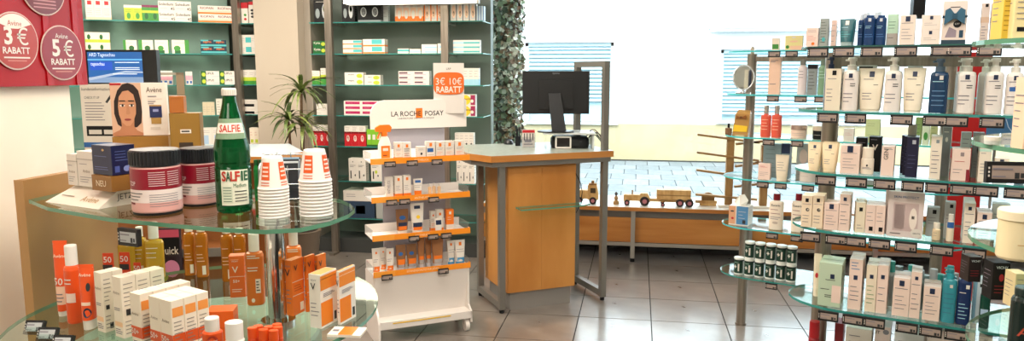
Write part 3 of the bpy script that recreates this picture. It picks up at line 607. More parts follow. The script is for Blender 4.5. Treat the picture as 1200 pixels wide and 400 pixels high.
b = MB(); b.loft([(.13, .09, 0, 3), (.13, .09, .008, 3), (.11, .07, .012, 3)], M('#14161a', .35), 24, c=(.0, -.03)); b.build('stand_foot', mon)
tag(mon, 'black flat monitor seen from behind on the sales counter', 'monitor')
rs_ = empty('monitor_riser', (RP.x, RP.y, ZT + .0005), R(9))
b = MB(); b.box(-.17, .19, -.14, .13, .10, .112, M('#d5dad9', .2)); b.build('top_plate', rs_)
for x in (-.16, .17):
    b = MB(); b.box(x, x + .014, -.13, .12, 0, .10, ACRYL if x < 0 else M('#c9cdcc', .3)); b.build('side_leg', rs_)
tag(rs_, 'pale monitor riser shelf on the sales counter', 'riser')
b = MB(); b.loft([(.13, .10, 0, 5), (.135, .105, .02, 5), (.135, .105, .06, 5), (.12, .09, .08, 5)], M('#121417', .4), 24); o = b.build('receipt_printer', None, (RP.x + .02, RP.y + .0, ZT + .001), R(9))
b = MB(); b.box(-.08, .08, -.104, -.1, .045, .05, M('#3a3d42', .4)); b.build('paper_slot', o); tag(o, 'black receipt printer under the monitor riser', 'printer')
P = atz(660, 174.5, ZT); o = MB().prism([(-.052, 0), (.052, 0), (.056, .006), (.056, .078), (.048, .086), (-.048, .086), (-.056, .078), (-.056, .006)], 0, .014, M('#e9e4dc', .4), axis='y').build('card_terminal', None, P + Vector((0, 0, .002)), R(6))
b = MB(); b.quad(plane(-.0008), -.045, .045, .012, .074, M('#1a1718', .15)); b.build('screen', o)
b = MB(); b.add([(-.02, .014, .06), (.02, .014, .06), (.02, .05, 0), (-.02, .05, 0), (-.02, .014, .05), (.02, .014, .05), (.02, .044, 0), (-.02, .044, 0)], [(0, 1, 2, 3), (7, 6, 5, 4), (0, 4, 5, 1), (2, 6, 7, 3), (1, 5, 6, 2), (3, 7, 4, 0)], WHITE); b.build('prop', o)
tag(o, 'small white framed display standing on counter edge', 'display')
P = atz(619.5, 173, ZT); o = empty('leaflet_holder', P, R(14))
b = MB(); b.box(-.05, .05, 0, .002, 0, .075, ACRYL); b.box(-.05, .05, .03, .032, 0, .13, ACRYL); b.box(-.05, -.048, 0, .032, 0, .09, ACRYL); b.box(.048, .05, 0, .032, 0, .09, ACRYL); b.build('holder', o)
b = MB(); b.box(-.044, .044, .006, .026, .002, .125, M('#d9cfc8', .5)); b.box(-.044, .044, .005, .0065, .104, .125, G['red']); q = plane(.0048)
for x in (-.03, -.01, .01, .03): b.quad(q, x - .003, x + .003, .05, .10, DARK)
b.quad(q, -.035, .03, .02, .027, INK); b.quad(q, -.03, .02, .036, .058, M('#8f8a92', .5)); b.build('leaflets', o); tag(o, 'clear leaflet holder with red topped cards on the counter', 'leaflet holder')
P = atz(607, 171, ZT); o = empty('pen_cup', P, 0); b = MB(); b.loft([(.020, .020, 0), (.022, .022, .07)], BLACK, 14); b.build('cup', o)
for k, (x, y) in enumerate(((-.006, 0), (.006, .004), (0, -.008))):
    b = MB(); b.rod((x, y, .005), (x * 2.2, y * 2, .15 - .012 * k), .0045, BLACK, 8); b.build('pen', o)
tag(o, 'black cup of pens left of the leaflet holder', 'pen cup')
P = atz(596, 169, ZT); b = MB(); b.loft([(.034, .05, 0), (.036, .052, .012), (.026, .04, .03), (.008, .012, .036)], M('#15171b', .35), 18); o = b.build('computer_mouse', None, P, R(25)); b = MB(); b.box(-.001, .001, -.04, -.005, .024, .035, M('#44484e', .4)); b.build('button_gap', o); tag(o, 'black computer mouse at the left of the counter', 'mouse')
for k in range(5):
    x0, y0 = .50 + .01 * k, .46; pts = []
    for i in range(9):
        t = i / 8; pts.append(Vector((RP.x + .10 + .16 * t + .008 * k, RP.y + .06 + .03 * math.sin(3 * t + k) - .012 * k, 0)) + Vector((0, 0, ZT + .006 + (.10 + .02 * (k % 3)) * math.sin(math.pi * (t * .92 + .06)) * (1 - t * .3))))
    o = MB().path(pts, .0035, M(['#1a1a1c', '#232326', '#5a1d1d', '#1a1a1c', '#2a2a2d'][k], .5), 6).build('cable'); tag(o, ['thick black cable', 'thin black cable', 'dark red cable', 'short black cable', 'grey black cable'][k] + ' behind the monitor foot on the counter', 'cable', 'monitor cables')
pts = [C.pt(.60 + .12 * math.sin(i * .5), .25, ZT - .10 - .075 * i) for i in range(6)]
o = MB().path(pts, .003, BLACK, 6).build('cable'); tag(o, 'black cable hanging down beside the oak cabinet', 'cable')

# ================================================================== ORANGE DISPLAY STAND
DF = Frame((-1.2, 4.2), 33); ds = empty('display_stand', DF.pt(0, 0), DF.a)
DW = M('#ece5df', .45); DTX = M('#f6f0ea', .4); DOR = M('#f5931f', .4)
T0, T1 = -.36, .24; TZ = [1.078, .853, .627, .409]
b = MB(); b.box(-.24, .16, .225, .237, .30, 1.30, FROST); b.build('clear_back_panel', ds)
b = MB(); b.box(T0 + .02, T1 - .02, .19, .20, .12, .36, DW); b.add([(T0 + .01, 0.0, .395), (T1 - .01, 0.0, .395), (T1 - .01, .06, .13), (T0 + .01, .06, .13), (T0 + .01, .02, .395), (T1 - .01, .02, .395), (T1 - .01, .08, .13), (T0 + .01, .08, .13)], [(0, 3, 2, 1), (4, 5, 6, 7), (0, 1, 5, 4), (2, 3, 7, 6), (1, 2, 6, 5), (3, 0, 4, 7)], DW); b.build('front_panel', ds)
b = MB(); b.box(T0 + .01, T1, -.04, .22, .085, .13, DW); b.build('base_tray', ds)
b = MB(); b.box(T0 + .10, T1 - .14, -.0425, -.0405, .115, .121, G['yellow']); b.build('yellow_strip', ds)
for t in (T0, T1 - .012):
    pl = [(-.10, .0 if t < 0 else .06)] + [(-.10 + .0, .10)] + [(-.10 + .12 * (1 - math.cos(a)), .10 + .13 * math.sin(a)) for a in (.3, .7, 1.1, 1.5)] + [(.02, .40), (.22, .40), (.22, .0 if t < 0 else .06)]
    if t > 0: pl = [(-.04, .06), (-.04, .13), (.01, .16), (.01, .40), (.22, .40), (.22, .06)]
    b = MB(); b.prism(pl, t, t + .012, DW, axis='x'); b.build('side_panel', ds)
for t, d in ((T1 - .03, -.01), (T1 - .03, .19)):
    b = MB(); b.rod((t - .012, d, .036), (t + .012, d, .036), .036, M('#efe9e1', .4), 18); b.box(t - .016, t + .016, d - .01, d + .01, .04, .085, M('#d9d3cb', .4)); b.build('caster', ds)
for z in TZ:
    b = MB(); b.box(T0, T1, 0, .20, z - .006, z, DTX); b.box(T0, T0 + .005, 0, .20, z, z + .05, ACRYL); b.box(T1 - .005, T1, 0, .20, z, z + .05, ACRYL); b.box(T0, T1, .195, .20, z, z + .05, DTX); tr = b.build('tray', ds)
    b = MB(); b.prism([(T0, -.004), (T1 + .004, -.004), (T1 + .006, .03), (T1, .03), (T1, 0), (T0, 0)], z - .014, z + .020, DOR); b.quad(plane(-.0045), T0 + .005, T0 + .13, z - .013, z + .019, M('#f7a23a', .4)); st = b.build('orange_strip', tr)
    b = MB(); b.text(plane(-.0055), 'SONNENSCHUTZ FÜR JEDEN' if z < .5 else 'ANTHELIOS', -.06, z - .004, .012, M('#fbe3c0', .5), 'c', .2); b.build('lettering', st)
Ph = [DF.on(x, y, .205) for x, y in ((434, 150), (546, 150), (545, 121), (434, 119), (489, 134), (489, 117))]
tl, trr = DF.t(Ph[0]), DF.t(Ph[1]); zlo = (Ph[0].z + Ph[1].z) / 2; zhi = (Ph[5].z); rr_ = .09
hp = [(tl, zlo), (trr, zlo), (trr, zhi - .01), (trr - .01, zhi)] + [(tl + rr_ + rr_ * math.cos(a), zhi - rr_ + rr_ * math.sin(a)) for a in [math.pi / 2 + math.pi / 2 * k / 6 for k in range(7)]]
b = MB(); b.prism(hp, .195, .212, DW, axis='y'); hd = b.build('header_panel', ds)
cx_ = DF.t(Ph[4]); zt_ = Ph[4].z; S3 = plane(.1945)
b = MB(); b.quad(plane(.1948), cx_ - .012, cx_ + .030, zt_ - .022, zt_ + .038, ORANGE)
b.text(S3, 'LA ROCHE  POSAY', cx_, zt_ - .010, .030, DARK, 'c', .33, .01); b.text(S3, 'LABORATOIRE DERMATOLOGIQUE', cx_ - .01, zt_ - .030, .010, DARK, 'c', .24); b.build('lettering', hd)
tag(ds, 'white floor display stand with four orange edged trays', 'display stand')
# discount card clipped to the header
Pc = DF.on(526, 104, .19); cd = empty('discount_card', Pc, DF.a + R(-14)); k_ = DF.ku(Pc); kz_ = DF.kz(Pc)
b = MB(); b.box(-17 * k_, 17 * k_, 0, .003, -29 * kz_, 30 * kz_, M('#d8d2cc', .5)); b.build('card', cd)
b = MB(); pts = [(17 * k_ * math.copysign(abs(math.cos(a)) ** .45, math.cos(a)), 7 * kz_ + 13 * kz_ * math.copysign(abs(math.sin(a)) ** .55, math.sin(a)) - .004) for a in [2 * math.pi * i / 28 for i in range(28)]]
b.prism(pts, -.004, 0, M('#d9651c', .45), axis='y'); b.build('badge', cd)
b = MB(); q = plane(-.0048); b.text(q, '3€ 10€', 0, 4.5 * kz_, 8 * kz_, WHITE, 'c', 29 * k_); b.text(q, 'RABATT', 0, -4.5 * kz_, 7 * kz_, WHITE, 'c', 28 * k_, .02); b.text(plane(-.0008), 'LRP', 0, 22 * kz_, 2.5 * kz_, DARK); b.build('lettering', cd)
tag(cd, 'grey discount card with orange badge above the display stand', 'sign')
# goods on the display trays
ow = [('band', .0, .18, G['orange']), ('sq', 0, .80, .3, ORANGE), ('ln', 2, .5, .65, INK), ('ln', 2, .25, .42, G['orange'])]
dtw = lambda i: 'on %s display tray' % ('top', 'second', 'third', 'lowest')[i]
stand(DF, TZ[0], dtw(0), [
    (carton, 'sunscreen_carton', 463, 472, 167, .03, .035, 'white orange carton beside spray bottle', 'carton', dict(sp=ow)),
    (carton, 'sunscreen_carton', 472.5, 482, 167, .015, .035, 'white carton with striped front', 'carton', dict(sp=ow + [('ln', 4, .2, .7, DARK)])),
    (carton, 'sunscreen_carton', 489, 499, 172, .015, .035, 'shorter white carton with triangle', 'carton', dict(sp=[('ov', 0, .45, .12, .1, DARK), ('ln', 2, .7, .85, INK)])),
    (carton, 'sunscreen_carton', 500, 510, 166, .015, .035, 'white carton with blue label', 'carton', dict(sp=[('sq', 0, .82, .3, ORANGE), ('band', .4, .62, G['blue'], -.4, .3), ('ln', 2, .1, .3, INK)])),
    (carton, 'sunscreen_carton', 511, 521, 166, .015, .035, 'white orange carton, third from right', 'carton', dict(sp=ow)),
    (carton, 'sunscreen_carton', 522, 532, 165.5, .015, .035, 'white orange carton, second from right', 'carton', dict(sp=ow)),
    (carton, 'sunscreen_carton', 533.5, 544, 165, .015, .035, 'white orange carton, rightmost', 'carton', dict(sp=ow))])
stand(DF, TZ[1], dtw(1), [
    (carton, 'sunscreen_carton', 452.5, 461, 208, .02, .03, 'plain slim white carton', 'carton', dict(sp=[('vt', 'ANTHELIOS', .1, .25, .4, INK)])),
    (carton, 'sunscreen_carton', 463, 472, 207, .02, .035, 'white carton with orange foot, left', 'carton', dict(sp=[('band', 0, .22, ORANGE), ('sq', 0, .86, .3, ORANGE), ('ln', 3, .35, .6, INK)])),
    (carton, 'sunscreen_carton', 473, 482, 206, .02, .035, 'white carton with orange foot, right', 'carton', dict(sp=[('band', 0, .22, ORANGE), ('sq', 0, .86, .3, ORANGE), ('ln', 3, .35, .6, INK)])),
    (tube_, 'cream_tube', 485, 496, 210, .02, .025, 'white tube with blue top and orange cap', 'tube', dict(base=WHITE, cap=ORANGE, caph=.36, sp=[('band', .78, .92, G['blue'], -.3, .3), ('ln', 2, .5, .7, INK)])),
    (bottle, 'sample_vial', 502, 506, 216, .05, .012, 'tiny amber sample vial, left', 'vial', dict(base=M('#d8b48c', .4), cap=WHITE)),
    (bottle, 'sample_vial', 507, 511, 215, .05, .012, 'tiny amber sample vial, middle', 'vial', dict(base=M('#d8b48c', .4), cap=WHITE)),
    (bottle, 'sample_vial', 513, 517, 215.5, .05, .012, 'tiny amber sample vial, right', 'vial', dict(base=M('#d8b48c', .4), cap=WHITE))])
stand(DF, TZ[2], dtw(2), [
    (tube_, 'cream_tube', 465, 480, 246, .02, .035, 'brown tube with blue bird and white cap', 'tube', dict(base=M('#8a5f3a', .4), cap=WHITE, caph=.2, sp=[('band', .22, .36, ORANGE, -.42, .42), ('band', .36, .5, NAVY, -.43, .43), ('ov', 0, .68, .24, .08, G['blue'])])),
    (tube_, 'cream_tube', 482, 498, 239, .02, .035, 'white tube with blue wave and cap', 'tube', dict(base=WHITE, cap=WHITE, caph=.12, sp=[('band', .14, .24, ORANGE, -.4, .4), ('band', .24, .38, NAVY, -.42, .42), ('ov', .05, .56, .14, .06, G['yellow']), ('band', .82, .92, NAVY, -.22, .22)])),
    (carton, 'sunscreen_carton', 505, 511, 248, .06, .03, 'slim white carton at the back', 'carton', dict(sp=ow)),
    (carton, 'sunscreen_carton', 512, 520, 246, .045, .03, 'white orange slim carton', 'carton', dict(sp=ow)),
    (tube_, 'cream_tube', 510, 519, 256, .008, .02, 'small white tube with navy label', 'tube', dict(base=WHITE, cap=WHITE, sp=[('band', .55, .85, NAVY, -.35, .35), ('ln', 2, .2, .45, G['sky'])])),
    (carton, 'sunscreen_carton', 523.5, 532, 246, .03, .035, 'orange carton over white foot', 'carton', dict(base=ORANGE, sp=[('band', 0, .32, WHITE), ('sq', 0, .85, .3, WHITE), ('ln', 2, .5, .7, WHITE)]))])
bt = [('band', .17, .26, M('#9a9a9e', .4), -.4, .4), ('band', .26, .46, ORANGE, -.42, .42), ('ov', -.05, .66, .22, .07, G['blue'])]
bt2 = [('band', .17, .30, M('#a9a4a0', .4), -.4, .4), ('band', .30, .42, ORANGE, -.42, .42)]
wv = [('band', .1, .3, G['orange'], -.4, .4), ('sq', 0, .82, .2, ORANGE), ('ln', 2, .45, .6, INK)]
wb2 = [('band', .05, .32, M('#3f93c4', .4), -.4, .4), ('sq', 0, .85, .25, ORANGE), ('ln', 2, .5, .68, INK)]
stand(DF, TZ[3], dtw(3), [
    (tube_, 'cream_tube', 437, 447, 292, .02, .03, 'white orange tube at the left end', 'tube', dict(base=WHITE, cap=WHITE, sp=wv)),
    (tube_, 'cream_tube', 446, 454, 291, .06, .03, 'white orange tube set behind', 'tube', dict(base=WHITE, cap=WHITE, sp=wv)),
    (tube_, 'cream_tube', 453, 463, 292, .02, .03, 'white orange tube beside brown ones', 'tube', dict(base=WHITE, cap=WHITE, sp=wv)),
    (tube_, 'cream_tube', 465, 477, 288, .02, .035, 'brown tube with blue fish, left', 'tube', dict(base=M('#8a5f3a', .4), cap=M('#b9b9bd', .4), sp=bt)),
    (tube_, 'cream_tube', 477.5, 490, 287, .02, .035, 'brown tube with blue fish, right', 'tube', dict(base=M('#8a5f3a', .4), cap=M('#b9b9bd', .4), sp=bt)),
    (tube_, 'cream_tube', 490.5, 499, 280, .03, .035, 'tall tan tube, left of three', 'tube', dict(base=M('#a06a40', .4), cap=M('#b9b9bd', .4), sp=bt2)),
    (tube_, 'cream_tube', 499.5, 507, 280, .05, .035, 'tall tan tube, middle of three', 'tube', dict(base=M('#a06a40', .4), cap=M('#b9b9bd', .4), sp=bt2)),
    (tube_, 'cream_tube', 507, 521, 280, .015, .035, 'wide tan tube, right of three', 'tube', dict(base=M('#a06a40', .4), cap=M('#b9b9bd', .4), sp=bt2)),
    (tube_, 'cream_tube', 525, 534, 283, .03, .03, 'white tube with sea blue foot, left', 'tube', dict(base=WHITE, cap=M('#3f93c4', .4), sp=wb2)),
    (tube_, 'cream_tube', 534, 546, 282, .015, .03, 'white tube with sea blue foot, right', 'tube', dict(base=WHITE, cap=M('#3f93c4', .4), sp=wb2))])
# trigger spray bottle on the top tray
P, w, h = spot(DF, TZ[0], 443, 460, 147, .04); d = .045; c = DF.at(451, TZ[0], .065)
b = MB(); b.loft([(w * .46, d / 2, 0, 3), (w * .47, d / 2, .01, 3), (w * .44, d / 2, h * .42, 3), (w * .30, d * .4, h * .62, 2), (w * .17, w * .17, h * .70, 2)], M('#f3ece0', .35), 22); o = b.build('spray_bottle', None, c, DF.a)
b = MB(); b.loft([(w * .22, w * .22, h * .69), (w * .22, w * .22, h * .80)], ORANGE, 16);
b.prism([(-w * .62, h * .82), (-w * .62, h * .92), (-w * .3, h), (w * .35, h), (w * .5, h * .92), (w * .4, h * .80), (-w * .2, h * .80)], -.012, .012, ORANGE, axis='y'); b.prism([(-w * .35, h * .80), (-w * .25, h * .80), (-w * .42, h * .62), (-w * .52, h * .62)], -.008, .008, ORANGE, axis='y'); b.build('trigger_head', o)
b = MB(); b.quad(plane(-d / 2 - .0006), -w * .3, w * .3, h * .08, h * .42, ORANGE); b.quad(plane(-d / 2 - .001), -w * .18, w * .18, h * .28, h * .36, WHITE); b.quad(plane(-d / 2 - .001), -w * .2, w * .1, h * .14, h * .17, M('#7a3410', .5)); b.build('printed_label', o)
tag(o, 'white spray bottle with orange trigger on the top display tray', 'spray bottle')
for i, xs in enumerate(((457, 483, 512), (459, 474, 508), (485, 507.5, 523), (453.5, 519.5))):
    for x in xs: price_tag(DF, TZ[i] + .008, x, dtw(i), .064, .032, -.016)
# ================================================================== FAR GLASS SHELF STAND (right)
Q = Frame(aty(907, 200, 4.45)[:2], -23); QZ = [1.716, 1.464, 1.213, .964, .667, .365]
qs = empty('glass_shelf_stand', Q.pt(0, 0), Q.a)
tp2 = Q.t(Q.at(1104, 1.0, .20)); post_t = [-.204, tp2]
for z in QZ:
    b = MB(); b.prism(oval(Q, -.335, tp2 + .14, -.02, .36, .20), z - .009, z, SHELF_FAR, EDGE_CYAN if z > .5 else EDGE_TEAL); b.build('glass_shelf', qs)
for t in post_t:
    b = MB(); b.loft([(.030, .030, .01), (.030, .030, 1.70)], STEEL, 20, c=(t, .195)); b.loft([(.036, .036, 0), (.036, .036, .012)], STEEL, 20, c=(t, .195)); b.loft([(.012, .012, 1.7), (.012, .012, 1.735), (.006, .006, 1.745)], M('#e6d9c4', .2, .6), 12, c=(t, .195)); b.build('post', qs)
b = MB(); b.box(post_t[0], post_t[1], .18, .21, 1.655, 1.685, STEEL); b.build('rail', qs)
tag(qs, 'far steel stand with cyan glass shelves by the window', 'shelf stand')
qw = lambda i: 'on %s shelf of far stand' % ('top', 'second', 'third', 'fourth', 'fifth', 'lowest')[i]
stand(Q, QZ[0], qw(0), [
    (carton, 'cream_box', 904, 913, 45, .03, .03, 'tiny pale box with green label', 'carton', dict(base=G['cream'], sp=[('band', .1, .5, G['green'], -.4, .4)])),
    (carton, 'cream_box', 919.5, 940, 42, .03, .03, 'pale yellow hanging box', 'carton', dict(base=M('#ecdf9c', .5), sp=[('ov', 0, .88, .12, .06, WHITE), ('ov', 0, .6, .25, .06, G['peach']), ('ov', -.35, .22, .1, .12, G['green']), ('band', .0, .3, G['peach'], -.2, .5)]))])
stand(Q, QZ[1], qw(1), [
    (carton, 'cream_box', 899.5, 913, 67, .02, .04, 'tall peach carton', 'carton', dict(base=M('#efc9b0', .5), sp=[('ln', 2, .85, .92, INK), ('ln', 1, .25, .3, INK)])),
    (bottle, 'spray_can', 933, 944, 70, .03, .035, 'white spray can with grey cap', 'spray can', dict(base=M('#e6dbdc', .4), cap=M('#8d8d86', .4), caph=.14, capw=.62, sp=[('ln', 3, .45, .7, INK)])),
    (carton, 'cream_box', 945, 956, 76, .035, .03, 'grey carton with dark top', 'carton', dict(base=M('#8e9796', .5), sp=[('band', .86, 1, BLACK), ('ln', 6, .15, .8, DARK)])),
    (bottle, 'spray_can', 957, 967, 70, .03, .035, 'green spray bottle with grey cap', 'spray can', dict(base=M('#7fa484', .35), cap=M('#6f7f70', .4), caph=.14, capw=.6, sp=[('ln', 3, .45, .7, G['mint'])]))])
co = liquid_mat('coral_liquid', '#ef6a55', .2)
stand(Q, QZ[2], qw(2), [
    (bottle, 'shower_bottle', 890, 902, 124, .03, .035, 'coral bottle with silver cap, left', 'bottle', dict(base=co, cap=M('#c9c4c2', .15, .7), caph=.24, capw=.5, sp=[('ln', 4, .2, .6, G['peach'])])),
    (bottle, 'shower_bottle', 902.5, 914.5, 124, .03, .035, 'coral bottle with silver cap, right', 'bottle', dict(base=co, cap=M('#c9c4c2', .15, .7), caph=.24, capw=.5, sp=[('ln', 4, .2, .6, G['peach'])])),
    (jar, 'cream_jar', 924, 943.5, 147, .03, 0, 'cream jar with rose gold lid', 'jar', dict(base=M('#f1d6c2', .35), lid=M('#c9b3a4', .2, .6), lidh=.36, sp=[('ln', 2, .2, .45, INK)])),
    (jar, 'cream_jar', 950, 968.5, 148, .03, 0, 'black jar with cream lid', 'jar', dict(base=BLACK, lid=M('#d9cdb8', .25, .3), lidh=.36, sp=[('ln', 1, .25, .4, WHITE)])),
    (carton, 'cream_box', 988, 1000, 151, .06, .04, 'white box seen behind the steel post', 'carton', dict(sp=[('ln', 2, .4, .7, G['red'])])),
    (carton, 'cream_box', 1071, 1079, 138, .06, .05, 'olive printed box', 'carton', dict(base=M('#7f9c5c', .5), sp=[('ln', 4, .2, .8, G['dgreen'])])),
    (carton, 'cream_box', 1080, 1088, 138, .06, .05, 'pale green box beside olive one', 'carton', dict(base=M('#d3e3c6', .5), sp=[('ov', 0, .3, .3, .15, G['green'])])),
    (carton, 'cream_box', 1089, 1097, 143, .06, .05, 'moss green box', 'carton', dict(base=M('#a8b47c', .5), sp=[('ln', 3, .2, .8, G['dgreen'])]))])
heap(Q, QZ[2], qw(2), 'cream_box', 1013, 1030, 140, 1, 2, .06, .05, 'pale lime carton', 'carton', 'lime cartons', base=M('#c9d9a0', .5), sp=[('ln', 2, .3, .7, G['dgreen'])])
stand(Q, QZ[3], qw(3), [
    (carton, 'cream_box', 888, 902, 192, .02, .03, 'small pale pink carton', 'carton', dict(base=M('#efd3c6', .5), sp=[('ln', 2, .75, .85, G['red']), ('ln', 3, .2, .5, INK)])),
    (tube_, 'cream_tube', 907, 923, 182, .02, .03, 'cream coloured tube', 'tube', dict(base=M('#eadcc4', .45), sp=[('ln', 4, .35, .75, INK)])),
    (jar, 'cream_tub', 934, 957, 200, .02, 0, 'wide pale tub with glassy lid', 'jar', dict(base=M('#d6ccc2', .4), lid=M('#e9efea', .3), lidh=.18, lidw=1.04, sp=[('ln', 1, .4, .6, INK)])),
    (carton, 'gift_box', 893, 914, 169, .12, .06, 'grey blue box with striped print, left', 'carton', dict(base=M('#7e8e92', .5), sp=[('ln', 6, .1, .9, M('#5f6f74', .5))])),
    (carton, 'gift_box', 914.5, 924, 169, .12, .06, 'grey blue box with navy corner', 'carton', dict(base=M('#76868b', .5), sp=[('band', .72, 1, NAVY), ('ln', 4, .1, .6, M('#5f6f74', .5))])),
    (carton, 'gift_box', 932, 948, 169, .12, .06, 'grey box with pinkish swirl', 'carton', dict(base=M('#9a9c98', .5), sp=[('ov', 0, .65, .3, .2, M('#c2aaa0', .5)), ('ln', 3, .1, .4, INK)])),
    (carton, 'gift_box', 1003, 1014, 212, .05, .05, 'grey green carton, first behind front stand', 'carton', dict(base=M('#8d9895', .5), sp=[('ln', 1, .8, .9, INK)])),
    (carton, 'gift_box', 1015, 1027, 212, .05, .05, 'grey green carton, second behind front stand', 'carton', dict(base=M('#8d9895', .5), sp=[('ln', 1, .8, .9, INK), ('band', 0, .3, G['dgreen'])])),
    (carton, 'gift_box', 1028, 1038, 214, .05, .05, 'grey carton with green corner', 'carton', dict(base=M('#97a19e', .5), sp=[('band', .2, .5, G['green'], -.5, 0)]))])
eu = [('tx', 'Eucerin', 0, .66, .055, DARK), ('ln', 1, .55, .58, M('#7a1424', .5)), ('ln', 1, .44, .47, M('#7a1424', .5)), ('ov', 0, .2, .2, .035, M('#c9b8a8', .5)), ('ln', 2, .28, .38, INK)]
stand(Q, QZ[4], qw(4), [
    (bottle, 'lotion_bottle', 899.5, 916, 228, .03, .045, 'white lotion bottle with dark red cap, left', 'bottle', dict(base=M('#f0e2d0', .4), cap=M('#8a1426', .35), caph=.17, capw=.5, exp=3, neck=.02, sp=eu)),
    (bottle, 'lotion_bottle', 925.5, 941, 228, .03, .045, 'white lotion bottle with dark red cap, right', 'bottle', dict(base=M('#f0e2d0', .4), cap=M('#8a1426', .35), caph=.17, capw=.5, exp=3, neck=.02, sp=eu))])
# tissue box on the left tip of that shelf
P, w, h = spot(Q, QZ[4], 853.5, 876, 242, .05); o = carton('tissue_box', w, h, .11, WHITE, [('band', .05, 1, M('#4f86b4', .5), -.1, .5), ('band', .05, 1, G['skin'], -.5, -.15), ('ov', -.3, .35, .07, .06, G['red']), ('ov', -.32, .72, .1, .04, DARK), ('ln', 3, .3, .8, WHITE, 0, .4), ('sq', .3, .2, .16, DARK)])
o.location = P + Vector((Q.n.x, Q.n.y, 0)) * .055; o.rotation_euler = (0, 0, Q.a)
b = MB(); b.add([(-.035, 0, h), (.03, 0, h), (.04, .01, h + .03), (.012, .02, h + .065), (-.012, 0, h + .06), (-.04, -.01, h + .02), (0, .03, h), (0, -.03, h)], [(0, 7, 4, 5), (7, 1, 2, 3), (7, 3, 4), (1, 6, 3, 2), (6, 0, 5, 4), (6, 4, 3)], M('#f4f1ea', .8)); b.build('tissue', o)
tag(o, 'tissue box with face print and pulled up tissue', 'tissue box', None, qw(4))
# eleven green cans
can_sp = [('band', .10, .80, M('#12382c', .4)), ('tx', '1', .14, .22, .42, WHITE, 'c', .02), ('band', .44, .50, WHITE, -.34, -.06), ('band', .37, .57, WHITE, -.24, -.16), ('ln', 1, .68, .76, G['mint'])]
def can(nm, w, h, d, **k):
    o = jar(nm, w, h, base=M('#e9ece6', .35), lid=M('#e9ece6', .3), lidh=.07, sp=can_sp)
    b = MB(); b.loft([(w * .493, w * .493, h * .80), (w * .493, w * .493, h * .88)], M('#0f241d', .4), 24); b.build('dark_rim', o); return o
cx = [865.5, 877.5, 889.5, 902, 914.5, 926.5]; cz = QZ[5]; src = None
P, w, h = spot(Q, cz, 860, 871.5, 303, .02)
for j, lst in enumerate((cx, cx[1:])):
    for i, x in enumerate(lst):
        if src is None: o = src = can('powder_can', w, h, w)
        else:
            o = src.copy(); COL.objects.link(o)
            for ch in src.children: c2 = ch.copy(); COL.objects.link(c2); c2.parent = o
        P = Q.at(x, cz, .05); o.location = (P.x, P.y, cz + .0005 + j * (h + .001)); o.rotation_euler = (0, 0, Q.a + R((i * 37 % 11) - 5))
        tag(o, 'small dark green can, %s of %s row' % (('first', 'second', 'third', 'fourth', 'fifth', 'sixth')[i], 'upper' if j else 'lower'), 'can', 'dark green cans', qw(5))
# gift bag, little vial and mirror
P, w, h = spot(Q, QZ[2], 860, 880, 129, .10); d = .05; o = MB()
o.add([(-w * .5, -d / 2, 0), (w * .42, -d / 2, 0), (w * .42, d / 2, 0), (-w * .5, d / 2, 0), (-w * .36, -d * .42, h * .82), (w * .5, -d * .42, h * .84), (w * .5, d * .42, h * .84), (-w * .36, d * .42, h * .82), (-w * .22, -.004, h), (w * .46, -.004, h * .97), (w * .46, .004, h * .97), (-w * .22, .004, h)],
      [(3, 2, 1, 0), (0, 1, 5, 4), (1, 2, 6, 5), (2, 3, 7, 6), (3, 0, 4, 7), (4, 5, 9, 8), (5, 6, 10, 9), (6, 7, 11, 10), (7, 4, 8, 11), (8, 9, 10, 11)], M('#b5894a', .35)); o = o.build('gift_bag', None, P + Vector((0, .03, .0005)), Q.a)
b = MB(); b.poly(plane(-d / 2 - .003), [(-w * .45, .02), (w * .36, .02), (w * .38, h * .36), (-w * .4, h * .40)], G['yellow']); b.build('yellow_label', o)
b = MB(); b.prism([(-.03, h * .78), (-.002, h * .70), (-.028, h * .62)], -d / 2 - .008, -d / 2 - .003, M('#8a5524', .4), axis='y'); b.prism([(.03, h * .80), (.002, h * .70), (.032, h * .62)], -d / 2 - .008, -d / 2 - .003, M('#8a5524', .4), axis='y'); b.box(-.006, .006, -d / 2 - .01, -d / 2 - .002, h * .67, h * .74, M('#6a3d18', .4)); b.build('bow', o)
tag(o, 'gold gift bag with brown bow leaning at the post', 'gift bag', None, qw(2))
stand(Q, QZ[2], qw(2), [(bottle, 'sample_vial', 849, 857, 145, .09, .02, 'small brown bottle left of the gift bag', 'bottle', dict(base=M('#7a5a3c', .4), cap=BLACK, caph=.35, capw=.35))])
P = Q.on(871.5, 91, .09); mr = empty('table_mirror', (P.x, P.y, QZ[1] + .0005), Q.a + R(20)); rad = 11.5 * Q.kz(P); zc = P.z - QZ[1]
b = MB(); n = 28; ring = [(rad * math.cos(2 * math.pi * k / n), rad * 1.25 * math.sin(2 * math.pi * k / n) + zc) for k in range(n)]
for a_, c_ in zip(ring, ring[1:] + ring[:1]): b.rod((a_[0], 0, a_[1]), (c_[0], 0, c_[1]), .005, M('#e9ecec', .15, .5), 6)
b.build('ring', mr); b = MB(); b.prism([(x * .93, (z - zc) * .93 + zc) for x, z in ring], -.002, .002, M('#cfd6d6', .03, 1), axis='y'); b.build('mirror_glass', mr)
b = MB(); b.rod((0, 0, .01), (0, 0, max(.012, zc - rad * 1.25)), .006, CHROME, 8); b.loft([(.045, .04, 0), (.045, .04, .006), (.012, .012, .014)], CHROME, 18); b.build('foot', mr)
tag(mr, 'round vanity mirror in a clear ring at the far post', 'mirror')
for i, xs in enumerate(((907.5, 928), (906, 938.5, 962), (901, 934.5, 960), (894, 915, 947), (905, 934), (904,))):
    for x in xs: price_tag(Q, QZ[i], x, qw(i), .066, .034, -.035, face=EINK)

